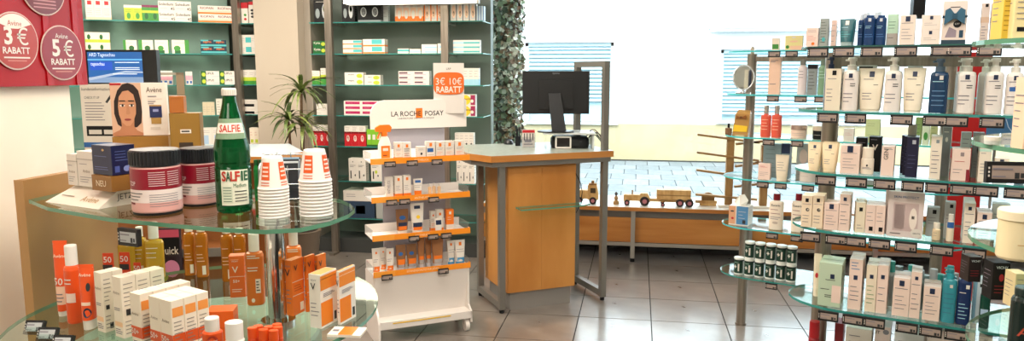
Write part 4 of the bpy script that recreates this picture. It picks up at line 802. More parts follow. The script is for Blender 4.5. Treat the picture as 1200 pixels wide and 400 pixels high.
# ================================================================== FRONT GLASS SHELF STAND (right)
F_ = Frame(aty(972, 200, 2.85)[:2], -20); FZ = [1.689, 1.455, 1.226, 1.01, .717, .455]
fs = empty('glass_shelf_stand', F_.pt(0, 0), F_.a)
for z in FZ:
    b = MB(); b.prism(oval(F_, -.145, 1.75, -.015, .36, .22), z - .010, z, SHELF_GREEN, EDGE_TEAL if z < 1.6 else EDGE_DARK); b.build('glass_shelf', fs)
for t in (-.034, 1.55):
    b = MB(); b.loft([(.031, .031, .012), (.031, .031, 1.67)], STEEL, 20, c=(t, .25)); b.loft([(.04, .04, 0), (.04, .04, .012)], STEEL, 20, c=(t, .25)); b.build('post', fs)
b = MB(); b.box(-.034, 1.55, .235, .265, 1.615, 1.65, STEEL); b.build('rail', fs)
tag(fs, 'near steel stand with green glass shelves full of skin care', 'shelf stand')
fw = lambda i: 'on %s shelf of near stand' % ('top', 'second', 'third', 'fourth', 'fifth', 'lowest')[i]
def lr(c=NAVY, band=None, n=4): return [('sq', 0, .87, .30, c), ('ln', 1, .71, .75, INK, -.4, .4), ('ln', n, .15, .58, INK)] + ([('band', *band)] if band else [])
PK = M('#f0d6c8', .45); PK2 = M('#e9c9bb', .45); IV_ = M('#f1e4d2', .45)
stand(F_, FZ[0], fw(0), [
    (carton, 'cream_box', 944, 958, 33, .05, .04, 'pink carton with orange dot at left end', 'carton', dict(base=PK, sp=[('ln', 2, .75, .9, INK), ('ov', .1, .15, .14, .08, ORANGE), ('ln', 3, .3, .6, G['red'])])),
    (carton, 'cream_box', 959.5, 969.5, 22, .06, .04, 'slim grey carton with dark print', 'carton', dict(base=M('#9aa29c', .5), sp=[('ln', 8, .1, .9, DARK), ('ov', 0, .25, .2, .08, G['teal'])])),
    (carton, 'cream_box', 973, 979, 24, .08, .04, 'narrow pink carton behind teal tube', 'carton', dict(base=PK2, sp=[('ln', 4, .1, .9, INK)])),
    (tube_, 'cream_tube', 982, 1000, 22, .02, .04, 'teal cream tube with white logo', 'tube', dict(base=M('#1d5b63', .35), cap=M('#9db3b2', .4), caph=.14, sp=[('sq', 0, .85, .24, WHITE), ('ln', 1, .66, .7, G['sky']), ('ln', 3, .3, .55, G['teal'])])),
    (carton, 'cream_box', 1038, 1051, 17, .04, .04, 'pale green carton with grey foot', 'carton', dict(base=M('#b9d9bf', .5), sp=[('band', 0, .38, M('#aaa39a', .5)), ('ln', 3, .5, .8, G['dgreen']), ('ln', 1, .2, .28, DARK)])),
    (carton, 'cream_box', 1053, 1071, 18, .02, .05, 'ivory carton with navy logo square', 'carton', dict(base=M('#e9d9ca', .45), sp=lr())),
    (carton, 'gift_box', 1147, 1157, 4, .05, .045, 'tall pink grey carton with black logo, left', 'carton', dict(base=M('#d9c6ba', .45), sp=[('sq', .1, .94, .34, BLACK), ('band', .52, .66, M('#cfae94', .5)), ('ln', 5, .1, .45, INK)])),
    (carton, 'gift_box', 1158.5, 1169, 4, .05, .045, 'tall pink grey carton with black logo, right', 'carton', dict(base=M('#d9c6ba', .45), sp=[('sq', .1, .94, .34, BLACK), ('band', .52, .66, M('#cfae94', .5)), ('ln', 5, .1, .45, INK)]))])
heap(F_, FZ[0], fw(0), 'cream_box', 1078, 1101, 17.5, 1, 2, .02, .05, 'flat ivory carton with navy logo', 'carton', 'flat ivory cartons', base=M('#eadccf', .45), sp=[('sq', 0, .8, .16, NAVY), ('ln', 2, .25, .5, INK)])
bl = M('#173a66', .25)
for k, (x0, x1, yt, dp) in enumerate(((1011, 1024, 18, .02), (1024.5, 1037, 18, .02), (1008, 1018, 15, .09), (1020, 1032, 14, .09), (1004, 1011, 17, .05))):
    stand(F_, FZ[0], fw(0), [(bottle, 'serum_bottle', x0, x1, yt, dp, .035, 'dark blue bottle with white logo, ' + ('front left', 'front right', 'rear left', 'rear right', 'far left edge')[k], 'bottle', dict(base=bl, cap=bl if k < 2 else M('#c9d3dc', .3), caph=.05 if k < 2 else .16, capw=.7, exp=5, neck=.01, sp=[('sq', 0, .84, .26, M('#c9cdd2', .4)), ('ln', 2, .55, .66, G['sky']), ('ln', 2, .25, .4, M('#3f78b5', .4))], group='dark blue bottles'))])
# gift set box with bow
P, w, h = spot(F_, FZ[0], 1102, 1131, 1, .02); d = .06
o = MB().prism([(-w / 2, 0), (w / 2, 0), (w / 2, h * .985), (w * .44, h), (-w * .44, h), (-w / 2, h * .985)], -d / 2, d / 2, M('#ead9cd', .45), M('#10222f', .4), axis='y').build('gift_box', None, P + Vector((F_.n.x, F_.n.y, 0)) * d / 2, F_.a)
q = plane(-d / 2 - .0006); b = MB(); b.quad(q, -w / 2, w / 2, 0, h * .10, M('#1d3a4a', .4)); b.quad(plane(-d / 2 - .001), -w * .2, w * .2, h * .84, h * .86, DARK); b.poly(q, [(-w * .35, h * .16), (w * .1, h * .16), (w * .1, h * .32), (-w * .2, h * .40)], M('#9a8a94', .5)); b.poly(plane(-d / 2 - .0012), [(w * .12 + .012 * math.cos(t * .5236), h * .46 + .012 * math.sin(t * .5236)) for t in range(12)], BLACK); b.quad(plane(-d / 2 - .001), w * .22, w * .38, h * .15, h * .32, M('#20465e', .4)); b.text(plane(-d / 2 - .0014), 'LRP', w * .12, h * .45, .006, WHITE); b.build('printed_label', o)
b = MB(); zb_ = h * .64; BW = M('#2d5f78', .35)
for sx in (-1, 1): b.prism([(0, zb_ - .006), (sx * w * .42, zb_ - .028), (sx * w * .40, zb_ + .02), (sx * w * .22, zb_ + .028), (0, zb_ + .006)][::sx], -d / 2 - .014, -d / 2 - .002, BW, axis='y')
b.box(-.008, .008, -d / 2 - .018, -d / 2 - .001, zb_ - .009, zb_ + .009, M('#1d4a60', .35)); b.box(-w / 2 - .001, w / 2 + .001, -d / 2 - .0016, d / 2 + .001, zb_ - .005, zb_ + .003, M('#10222f', .4)); b.build('bow', o)
tag(o, 'gift set box with blue ribbon bow', 'gift box', None, fw(0))
def lrp2(c=NAVY): return [('sq', .02, .66, .24, c), ('ln', 1, .575, .605, INK, -.35, .4), ('ln', 2, .45, .53, DARK, 0, .45), ('ln', 3, .14, .36, INK, -.4, .2)]
lrt = [('sq', .02, .86, .20, NAVY), ('ln', 1, .73, .76, INK, -.3, .3), ('ln', 1, .60, .63, DARK, .1, .4), ('ln', 3, .25, .45, INK, -.32, .1)]
PB = M('#ece3dc', .35); TU = M('#efe3cc', .4)
stand(F_, FZ[1], fw(1), [
    (carton, 'lotion_box', 965.5, 983.5, 81, .02, .05, 'cream box with black logo left of pump bottle', 'carton', dict(base=TU, sp=[('sq', .05, .90, .26, BLACK), ('ln', 1, .74, .78, INK), ('ln', 4, .2, .55, INK, -.4, .1)])),
    (pump, 'pump_bottle', 985, 1003.5, 68, .02, .05, 'white pump bottle left of first cream tube', 'pump bottle', dict(base=PB, sp=lrp2(), group='white pump bottles')),
    (tube_, 'cream_tube', 1003.5, 1033, 80.5, .03, .05, 'wide cream tube between first two pumps', 'tube', dict(base=TU, sp=lrt, caph=.05)),
    (pump, 'pump_bottle', 1034, 1054, 68, .02, .05, 'white pump bottle between the two cream tubes', 'pump bottle', dict(base=PB, sp=lrp2(), group='white pump bottles')),
    (tube_, 'cream_tube', 1055, 1082, 80, .02, .05, 'wide cream tube left of dark blue pump', 'tube', dict(base=TU, sp=lrt, caph=.05)),
    (pump, 'pump_bottle', 1087, 1109, 69.5, .02, .05, 'dark blue pump bottle with white logo', 'pump bottle', dict(base=M('#16395c', .25), head=M('#5a6f84', .3), sp=[('sq', .1, .65, .2, WHITE), ('ln', 1, .56, .6, G['sky']), ('ln', 4, .1, .45, M('#5f8fb8', .4))])),
    (pump, 'pump_bottle', 1119, 1141, 69, .02, .05, 'white pump bottle right of dark blue one', 'pump bottle', dict(base=PB, sp=lrp2(), nozzle=-1, group='white pump bottles')),
    (pump, 'pump_bottle', 1152, 1174, 69, .02, .05, 'white pump bottle, second from right edge', 'pump bottle', dict(base=PB, sp=lrp2(), group='white pump bottles')),
    (pump, 'pump_bottle', 1176, 1197, 70, .02, .05, 'white pump bottle with blue tab at right edge', 'pump bottle', dict(base=PB, sp=lrp2() + [('band', .42, .50, G['blue'], -.3, .3)], group='white pump bottles')),
    (pump, 'pump_bottle', 1117, 1133, 69, .13, .05, 'pump bottle in second row behind white one', 'pump bottle', dict(base=PB, group='white pump bottles')),
    (pump, 'pump_bottle', 1143, 1160, 70, .14, .05, 'pump bottle in second row near right edge', 'pump bottle', dict(base=PB, group='white pump bottles')),
    (pump, 'pump_bottle', 964, 977, 67, .14, .05, 'navy pump bottle peeking over the cream box', 'pump bottle', dict(base=NAVY, head=NAVY)),
    (carton, 'lotion_box', 1003, 1024, 77, .15, .05, 'grey carton behind first cream tube', 'carton', dict(base=M('#cfd2cf', .5), sp=[('band', .9, .97, DARK, -.45, .3)])),
    (carton, 'lotion_box', 1060, 1078, 78, .15, .05, 'pale carton behind second cream tube', 'carton', dict(base=M('#d6dcda', .5), sp=[('band', .9, .97, INK, -.45, .3)]))])
stand(F_, FZ[2], fw(2), [
    (tube_, 'cream_tube', 944.5, 960.5, 168, .03, .035, 'cream tube with black logo, leftmost', 'tube', dict(base=M('#efdcb8', .4), sp=lrt, caph=.12)),
    (tube_, 'cream_tube', 961, 980, 168, .03, .035, 'cream tube with black logo, second', 'tube', dict(base=M('#efdcb8', .4), sp=lrt, caph=.12)),
    (carton, 'cream_box', 983.5, 1006, 171, .02, .04, 'wide ivory carton with navy logo', 'carton', dict(base=PK, sp=lr())),
    (bottle, 'deo_bottle', 1007.5, 1023, 173.5, .02, .03, 'rounded cream roll-on bottle', 'bottle', dict(base=M('#efe2cf', .4), cap=M('#efe2cf', .35), caph=.38, capw=.86, neck=.005, sp=[('ov', 0, .34, .07, .04, BLACK), ('ln', 2, .2, .28, INK)])),
    (carton, 'cream_box', 1031.5, 1046.5, 172, .02, .04, 'ivory carton with sideways lettering', 'carton', dict(base=PK, sp=[('vt', 'GEN', .02, .55, .34, DARK), ('ln', 2, .88, .96, INK)])),
    (carton, 'cream_box', 1088, 1101, 160.5, .02, .04, 'tall white carton with grey logo', 'carton', dict(base=IV_, sp=[('sq', .1, .88, .28, M('#8f9a9c', .4)), ('ln', 6, .1, .7, INK)])),
    (carton, 'cream_box', 1113.5, 1135, 175.5, .02, .04, 'ivory carton with dark red swatch', 'carton', dict(base=PK, sp=[('sq', .05, .84, .2, M('#9a8a8a', .4)), ('ln', 1, .58, .64, G['red'], -.35, .35), ('band', .0, .36, M('#8a1f2e', .45), .32, .5), ('ln', 2, .2, .4, INK, -.4, .1)])),
    (carton, 'cream_box', 1145, 1159, 175.5, .02, .05, 'white carton with pale green side', 'carton', dict(base=IV_, sp=[('ln', 1, .85, .9, INK), ('ln', 4, .2, .6, INK), ('band', .93, 1, G['mint'])])),
    (carton, 'cream_box', 1164, 1180, 186, .02, .04, 'white carton behind the near price tag', 'carton', dict(base=IV_, sp=lr())),
    (jar, 'cream_jar', 1188, 1201, 191, .02, 0, 'dark blue jar with white label', 'jar', dict(base=M('#22425c', .25), lid=M('#16283a', .3), lidh=.3, sp=[('band', .1, .6, WHITE, -.35, .35)])),
    (carton, 'serum_box', 1001, 1014, 162, .14, .06, 'black carton behind roll-on, left', 'carton', dict(base=BLACK, sp=[('ln', 1, .8, .9, INK)])),
    (carton, 'serum_box', 1016, 1031, 161, .12, .06, 'black carton with white V', 'carton', dict(base=BLACK, sp=[('tx', 'V', 0, .62, .16, WHITE, 'c', .02), ('ln', 1, .9, .94, INK)])),
    (carton, 'serum_box', 1101, 1111, 150, .12, .06, 'grey carton behind tall white one', 'carton', dict(base=M('#8c8f90', .5), sp=[('ln', 1, .88, .93, WHITE), ('ov', 0, .75, .16, .05, WHITE)])),
    (carton, 'serum_box', 1137, 1150, 156.5, .12, .06, 'grey carton right of dark red swatch carton', 'carton', dict(base=M('#8c8f90', .5), sp=[('ln', 1, .86, .92, DARK), ('ov', 0, .62, .12, .08, DARK), ('ln', 3, .2, .4, INK)])),
    (carton, 'serum_box', 1123, 1135, 156, .16, .05, 'pale grey carton behind dark red swatch carton', 'carton', dict(base=M('#c2c8c6', .5), sp=[('ln', 2, .7, .9, INK)]))])
nb = M('#1c1c38', .3)
for k, (x0, x1, yt, dp) in enumerate(((1060, 1074, 161.5, .02), (1057, 1068, 160.5, .07), (1054, 1064, 159.5, .12))):
    stand(F_, FZ[2], fw(2), [(carton, 'serum_box', x0, x1, yt, dp, .045, 'navy carton with silver logo, ' + ('front', 'middle', 'rear')[k], 'carton', dict(base=nb, sp=[('sq', .1, .88, .3, M('#b9bcc6', .4)), ('ln', 4, .2, .6, M('#4a4a70', .4))], group='navy cartons'))])
stand(F_, FZ[2], fw(2), [(bottle, 'lotion_bottle', 1059, 1072, 147, .16, .05, 'pale bottle with rounded cap behind navy cartons', 'bottle', dict(base=M('#d9cfc0', .4), cap=M('#c9bfae', .4), caph=.2, capw=.8))])
up = [('sq', .0, .86, .30, BLACK), ('ln', 1, .72, .75, INK, -.4, .4), ('ov', .08, .56, .17, .055, DARK), ('ov', .12, .565, .1, .03, TU), ('ln', 3, .12, .42, INK)]
stand(F_, FZ[3], fw(3), [
    (carton, 'cream_box', 938, 950.5, 230, .03, .04, 'cream carton with black ring print, left', 'carton', dict(base=M('#efdcc0', .45), sp=up)),
    (carton, 'cream_box', 951, 963.5, 230, .03, .04, 'cream carton with black ring print, right', 'carton', dict(base=M('#efdcc0', .45), sp=up)),
    (carton, 'cream_box', 964.5, 981.5, 238.5, .02, .04, 'ivory carton under the steel post', 'carton', dict(base=PK, sp=lr())),
    (carton, 'cream_box', 982, 994.5, 228.5, .02, .04, 'tall ivory carton right of the steel post', 'carton', dict(base=PK, sp=lr())),
    (carton, 'cream_box', 1000, 1011, 238, .02, .05, 'cream carton turned at an angle', 'carton', dict(base=M('#f0e3c8', .45), turn=12, sp=[('sq', 0, .78, .36, BLACK), ('ln', 2, .1, .3, INK)])),
    (carton, 'cream_box', 1084, 1099, 244, .08, .05, 'grey carton behind small cream bottle', 'carton', dict(base=M('#b9bdbb', .5), sp=[('sq', .1, .86, .3, BLACK), ('ln', 3, .4, .7, INK)])),
    (bottle, 'serum_bottle', 1091.5, 1101.5, 262, .015, .025, 'small cream bottle with wide white cap', 'bottle', dict(base=M('#e9d3ae', .35), cap=M('#f3ead8', .4), caph=.32, capw=.8, sp=[('ln', 2, .2, .5, INK)])),
    (carton, 'cream_box', 1105, 1117, 238, .07, .05, 'tall grey carton behind slim blue bottle', 'carton', dict(base=M('#b4b6b4', .5), sp=[('sq', .1, .9, .32, BLACK), ('ln', 3, .4, .7, INK)])),
    (bottle, 'serum_bottle', 1108, 1117, 252, .015, .022, 'slim ivory bottle with blue label', 'bottle', dict(base=M('#efe0c6', .35), cap=WHITE, caph=.22, capw=.7, sp=[('band', .5, .72, G['blue'], -.45, .45)])),
    (carton, 'cream_box', 1127, 1140, 239, .02, .07, 'tall white carton with slanted grey side', 'carton', dict(base=IV_, sp=lr())),
    (carton, 'cream_box', 1142.5, 1160, 250, .02, .05, 'wide pink white carton near right end', 'carton', dict(base=PK, sp=lr(n=5))),
    (carton, 'cream_box', 1160, 1180, 240, .09, .05, 'grey white carton behind pink one', 'carton', dict(base=M('#cfcfca', .5), sp=lr())),
    (tube_, 'cream_tube', 1170, 1182, 256, .02, .03, 'white tube with blue ring', 'tube', dict(base=WHITE, sp=[('band', .3, .6, M('#4a62a8', .4), -.35, .35), ('sq', 0, .85, .25, NAVY)]))])
heap(F_, FZ[3], fw(3), 'cream_box', 1013, 1036, 241, 2, 1, .02, .05, 'blush carton with low logo', 'carton', 'blush cartons', ny=2, base=PK, sp=[('sq', .1, .18, .4, BLACK), ('ln', 3, .4, .8, INK)])
P, w, h = spot(F_, FZ[3], 1038, 1080, 226, .015); src = None
for k in range(3):
    o = carton('gift_set', w, h, .03, M('#e0d0cb', .45), [('tx', 'SKIN PROTECT', 0, .86, .05, M('#3c5a8a', .5)), ('band', .14, .76, M('#c9b2ae', .5), -.34, .36), ('band', .18, .72, M('#dccac6', .5), -.30, -.02), ('ov', .22, .42, .11, .24, M('#efe2d6', .5)), ('sq', .22, .45, .08, BLACK), ('ln', 1, .05, .1, DARK, -.4, .1), ('ov', .34, .11, .17, .1, WHITE), ('tx', 'GRATIS', .34, .09, .03, DARK)] if k == 0 else [('ln', 1, .9, .94, INK)])
    c = P + Vector((F_.n.x, F_.n.y, 0)) * (.015 + .032 * k) + Vector((F_.u.x, F_.u.y, 0)) * -.006 * k; o.location = (c.x, c.y, FZ[3] + .0005); o.rotation_euler = (0, 0, F_.a)
    tag(o, 'mauve window gift set, ' + ('front', 'second', 'rear')[k] + ' of three', 'gift set', 'mauve gift sets', fw(3))
stand(F_, FZ[4], fw(4), [
    (carton, 'lotion_box', 957.5, 984, 309.5, .015, .06, 'large sage green carton with navy logo', 'carton', dict(base=M('#bccfb4', .5), sp=[('sq', .1, .70, .18, NAVY), ('ln', 1, .60, .63, DARK, -.2, .4), ('ln', 1, .38, .41, DARK, -.4, 0), ('band', .1, .5, PK, .1, .5), ('ln', 2, .2, .28, DARK, -.2, .2)])),
    (tube_, 'cream_tube', 951, 960, 299, .12, .03, 'cream tube with red print behind sage carton', 'tube', dict(base=M('#efe3cc', .4), sp=[('ov', 0, .5, .2, .06, G['red'])])),
    (carton, 'lotion_box', 992.5, 1008, 305, .02, .06, 'ivory carton with striped lid', 'carton', dict(base=PK, sp=[('ln', 3, .78, .96, M('#4f7fae', .5)), ('sq', .0, .64, .3, NAVY), ('ln', 4, .15, .5, INK)])),
    (carton, 'lotion_box', 1012.5, 1025, 312, .02, .06, 'ivory carton with navy logo, left of pair', 'carton', dict(base=M('#efe0c8', .45), sp=[('sq', .0, .76, .34, NAVY), ('ln', 5, .15, .6, M('#7a9a6a', .5))])),
    (carton, 'lotion_box', 1025.5, 1038, 312, .02, .06, 'ivory carton with navy logo, right of pair', 'carton', dict(base=PK, sp=[('sq', .0, .76, .34, NAVY), ('ln', 3, .2, .6, INK)])),
    (carton, 'lotion_box', 1044.5, 1064, 327, .02, .05, 'wide blush carton with navy logo', 'carton', dict(base=PK, sp=lr())),
    (carton, 'lotion_box', 1064.5, 1077, 320, .02, .05, 'tall blush carton right of wide one', 'carton', dict(base=PK, sp=lr())),
    (carton, 'lotion_box', 1080, 1100, 337, .02, .05, 'short blush carton left of blue bottle', 'carton', dict(base=PK, sp=lr())),
    (pump, 'micellar_bottle', 1101, 1118.5, 318, .02, .045, 'turquoise clear bottle with turquoise cap', 'bottle', dict(base=liquid_mat('aqua_liquid', '#4fb4c4', .35), head=M('#36a6b4', .3), bodyh=.82, sp=[('sq', .1, .70, .2, WHITE), ('ln', 5, .15, .6, M('#2a6f88', .4))])),
    (bottle, 'micellar_bottle', 1119, 1135.5, 323, .02, .045, 'navy bottle with white logo', 'bottle', dict(base=M('#1a2f5c', .25), cap=M('#e3d9cc', .4), caph=.10, capw=.7, exp=4, neck=.01, sp=[('sq', .2, .76, .26, WHITE), ('ln', 1, .62, .66, WHITE), ('ln', 5, .1, .45, G['sky'])])),
    (carton, 'lotion_box', 1138, 1150, 328, .06, .06, 'white blue carton behind green bottle', 'carton', dict(base=M('#d5e3ec', .5), sp=[('sq', .2, .86, .3, DARK), ('band', 0, 1, M('#86b4cf', .5), -.5, -.2)])),
    (bottle, 'micellar_bottle', 1146, 1158.5, 341, .015, .035, 'dark green bottle with pale label', 'bottle', dict(base=M('#15463a', .2), cap=M('#15463a', .3), caph=.1, capw=.8, exp=3, neck=.01, sp=[('band', .35, .5, M('#a9c3dd', .5), -.4, .3)]))])
# caps of the second rows peeking over
capsC = ['#3fa9a4', '#8b9294', '#b9bcc4', '#3fa9a4', '#b9bcc4', '#8b9294', '#c9c6cc', '#3fa9a4', '#e8e4dc', '#b9bcc4', '#9aa0a6']
for k in range(11):
    x = 1041 + k * 8.3 + (k % 3); yt = 308 + (k * 5) % 13 + k * .9
    stand(F_, FZ[4], fw(4), [(bottle, 'lotion_bottle', x - 5.5, x + 5.5, yt, .13 + .06 * (k % 2), .04, ('%s capped bottle, %s in the row behind' % ({'#3fa9a4': 'teal', '#8b9294': 'dark grey', '#b9bcc4': 'lilac grey', '#c9c6cc': 'pale grey', '#e8e4dc': 'white', '#9aa0a6': 'steel grey'}[capsC[k]], ('first', 'second', 'third', 'fourth', 'fifth', 'sixth', 'seventh', 'eighth', 'ninth', 'tenth', 'last')[k])), 'bottle', dict(base=M('#cfd9d9', .4), cap=M(capsC[k], .35), caph=.22, capw=.88, group='bottles behind the cartons'))])
# lowest shelf: tops of cartons just inside the frame
stand(F_, FZ[5], fw(5), [
    (bottle, 'lotion_bottle', 945, 958, 379, .10, .045, 'dark red capped bottle at the left', 'bottle', dict(base=M('#8a1420', .35), cap=M('#a3161f', .3), caph=.4, capw=.95, neck=.005)),
    (carton, 'lotion_box', 988, 1018, 386, .05, .14, 'white carton pile nearest the post', 'carton', dict(sp=[('ln', 3, .5, .9, INK)])),
    (carton, 'lotion_box', 1022, 1040, 384, .08, .10, 'blush carton with dark lettering, left', 'carton', dict(base=M('#e3cbc6', .5), sp=[('tx', 'IT', -.3, .85, .06, DARK), ('ov', .2, .9, .2, .05, INK)])),
    (carton, 'lotion_box', 1044, 1078, 392, .03, .14, 'grey white carton in the middle', 'carton', dict(base=M('#c6cac8', .5), sp=[('ln', 3, .5, .9, INK)])),
    (carton, 'lotion_box', 1082, 1122, 389, .08, .10, 'blush carton with dark lettering, right', 'carton', dict(base=M('#e3cbc6', .5), sp=[('tx', 'IT', -.4, .85, .06, DARK)])),
    (carton, 'lotion_box', 976, 986, 380, .16, .08, 'dark red carton behind white pile', 'carton', dict(base=M('#7a1520', .5), sp=[])),
    (carton, 'lotion_box', 1125, 1150, 388, .14, .08, 'dark red carton near right end', 'carton', dict(base=M('#7a1520', .5), sp=[])),
    (jar, 'cream_tub', 1130, 1165, 395, .03, 0, 'wide white tub at right end', 'jar', dict(base=WHITE, lid=WHITE))])
for i, xs in enumerate(((959, 989, 1022, 1062, 1105, 1125, 1160), (970, 1003, 1057, 1096, 1121, 1163), (968, 1004, 1037, 1070, 1098, 1128, 1156, 1192), (950, 980, 1003, 1031, 1062, 1104, 1142), (971, 1000, 1025, 1063, 1091, 1121, 1157))):
    for x in xs: price_tag(F_, FZ[i], x, fw(i), .070, .036, -.030)
# red column panel and blue poster behind the near stand
P = aty(1128, 200, 5.3); b = MB(); b.box(-.10, .115, 0, .05, 0, 1.72, M('#d0191c', .35)); o = b.build('red_totem', None, (P.x, P.y, 0), R(-12))
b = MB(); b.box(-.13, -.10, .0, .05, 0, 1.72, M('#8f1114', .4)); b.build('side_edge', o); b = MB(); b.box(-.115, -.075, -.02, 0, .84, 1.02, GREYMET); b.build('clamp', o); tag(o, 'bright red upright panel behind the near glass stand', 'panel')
P = aty(1168, 153, 6.4); b = MB(); b.box(-.17, .17, 0, .02, -.11, .11, M('#4a86bd', .4)); o = b.build('blue_poster', None, P, 0)
b = MB(); q = plane(-.001); b.poly(q, [(-.10 + .035 * math.cos(t * .5236), .05 + .025 * math.sin(t * .5236)) for t in range(12)], M('#c9e2f2', .5)); b.path([(.06, -.002, .09), (.08, -.002, .03), (.11, -.002, -.01), (.16, -.002, -.02)], .003, M('#c9e2f2', .5)); b.build('printed_motif', o)
b = MB(); b.box(-.01, .01, .005, .015, .472 - P.z, -.11, GREYMET); b.box(-.12, .12, -.06, .08, .472 - P.z, .484 - P.z, GREYMET); b.build('floor_stand', o); tag(o, 'blue poster board on a slim stand at the window', 'poster')

# ================================================================== NEAR TIERED GLASS TABLE (right edge)
def tiered(name, label, outlines, pole_xy, pole_r=.025, ztop=None, edge=EDGE_GREEN, polem=CHROME):
    r = empty(name, (pole_xy[0], pole_xy[1], 0)); o = Vector((pole_xy[0], pole_xy[1]))
    for pts, z in outlines:
        b = MB(); b.prism([(x - o.x, y - o.y) for x, y in pts], z - .010, z, SHELF_GREEN, edge); b.build('glass_shelf', r)
        b = MB(); b.loft([(pole_r * 1.8, pole_r * 1.8, z - .03), (pole_r * 1.8, pole_r * 1.8, z - .0105)], polem, 24); b.build('collar', r)
    b = MB(); b.loft([(pole_r, pole_r, .02), (pole_r, pole_r, ztop or outlines[0][1] - .0105)], polem, 28); b.build('pole', r)
    b = MB(); b.loft([(.26, .26, 0), (.26, .26, .012), (.05, .05, .022)], GREYMET, 32); b.build('foot_plate', r)
    tag(r, label, 'display table'); return r
RT = Frame((.72 + .45, 1.7), 0); RZ = [1.665, 1.444, 1.226, .985]
tips = [aty(1164, 46, 1.7).x, aty(1163, 170, 1.7).x, aty(1158, 288, 1.7).x, aty(1156, 398, 1.7).x]
outl = []
for tx, z in zip(tips, RZ):
    a = .46; c = tx + a; outl.append(([(c + a * math.cos(t), 1.74 + .38 * math.sin(t)) for t in [2 * math.pi * k / 48 for k in range(48)]], z))
tiered('tiered_glass_table', 'tiered oval glass display table at the right edge', outl, (1.19, 1.72), .025, 1.66)
LATE = []; nw = lambda i: 'on %s tier of right table' % ('top', 'second', 'third', 'lowest')[i]
stand(Frame((0, 1.66), 0), RZ[0], nw(0), [
    (carton, 'cream_box', 1173, 1184, -24, .02, .05, 'yellow carton with small print', 'carton', dict(base=M('#e3c244', .45), sp=[('ln', 8, .1, .75, M('#a07a1c', .5))])),
    (carton, 'cream_box', 1186, 1209, -20, .0, .05, 'pale yellow carton with dark patch', 'carton', dict(base=M('#ead9a0', .45), sp=[('band', .12, .2, BLACK, -.3, .3), ('ln', 4, .3, .7, INK)]))])
stand(Frame((0, 1.62), 0), RZ[1], nw(1), [
    (carton, 'cream_box', 1198, 1222, 92, .0, .05, 'peach carton with red lettering', 'carton', dict(base=M('#f4d3b4', .45), sp=[('tx', 'Avène', 0, .52, .07, M('#c0392b', .5)), ('ln', 2, .3, .42, INK)])),
    (jar, 'cream_jar', 1157, 1176, 161, .08, 0, 'low pale jar at the left tip', 'jar', dict(base=M('#cfd6d2', .3), lid=M('#e9e6dc', .4), lidh=.5))])
price_tag(Frame((0, 1.50), 0), 1.432, 1180, nw(1), .072, .040, 0, tilt=-4, drop=.0)
stand(Frame((0, 1.56), 0), RZ[2], nw(2), [
    (jar, 'cream_tub', 1177, 1226, 250, .0, 0, 'large cream coloured tub', 'jar', dict(base=M('#f0e2b8', .35), lid=M('#f4e9c8', .35), lidh=.2, lidw=1.03, sp=[('ln', 1, .3, .36, M('#c9a25a', .5), -.2, .1)]))])
for args in ((carton, 'serum_box', 1161, 1181, 309, 352, 4, .05, 'black carton with red triangle', 'carton', dict(base=BLACK, sp=[('tx', 'VICHY', 0, .84, .07, G['lgrey']), ('ov', 0, .6, .14, .1, M('#a3212a', .5)), ('ln', 3, .15, .42, M('#a3212a', .5))])),
        (carton, 'serum_box', 1134, 1149, 302, 331, 4, .05, 'black carton set further back', 'carton', dict(base=M('#1c1214', .4), sp=[('tx', 'VICHY', 0, .8, .08, G['lgrey']), ('ln', 3, .2, .5, M('#a3212a', .5))])),
        (bottle, 'shampoo_bottle', 1188, 1216, 342, 425, 4, .05, 'dark green bottle with red letter at corner', 'bottle', dict(base=M('#1a2a28', .25), cap=M('#2a3a38', .3), caph=.08, capw=.8, sp=[('tx', 'A', -.2, .35, .12, M('#b5432a', .5)), ('ln', 2, .1, .2, WHITE)])),
        (carton, 'serum_box', 1187, 1203, 322, 362, 4, .05, 'cream carton behind the dark green bottle', 'carton', dict(base=M('#e3cfa0', .5), sp=[('ln', 3, .5, .9, INK)]))): LATE.append((args, RZ[3], nw(3)))
# ================================================================== LEFT: wall pillar, red board, panel
b = MB(); b.box(-2.45, -1.87, .3, 2.195, 0, 2.86, WHITEWALL); struct(b.build('wall_partition'))
PX = -1.665; pn = MB(); pn.box(-.028, 0, 0, .36, 0, 1.30, PLY); o = pn.build('side_panel', None, (PX, 1.758, 0)); b = MB(); b.box(-.0285, .0005, -.001, .0, 0, 1.301, M('#b08654', .5)); b.build('edge_band', o); tag(o, 'tan wooden side panel at the left end of the table', 'panel')
BX = -1.845; yb0, yb1 = 1.1, atx(103, 99, BX).y; zb0 = atx(60, 100.5, BX).z
bd = empty('red_board', (BX, yb1, zb0))
RB = noise_mat('red_gloss_board', '#9a0610', '#ab0a16', (3, 3, 3), .3, 0, 2, spec=.25)
b = MB(); b.box(-.02, 0, yb0 - yb1, 0, 0, 1.15, RB); b.build('board', bd)
for yy in (-.03, -.155): b = MB(); b.box(0, .004, yy - .022, yy, 0, 1.15, M('#a90f1a', .25, 0, 0, .3)); b.build('raised_strip', bd)
b = MB(); b.box(0, .0012, yb0 - yb1, -.16, .30, 1.15, M('#8e1020', .3, 0, 0, .25)); b.build('pink_panel', bd)
tag(bd, 'glossy red advertising board above the white pillar', 'board')
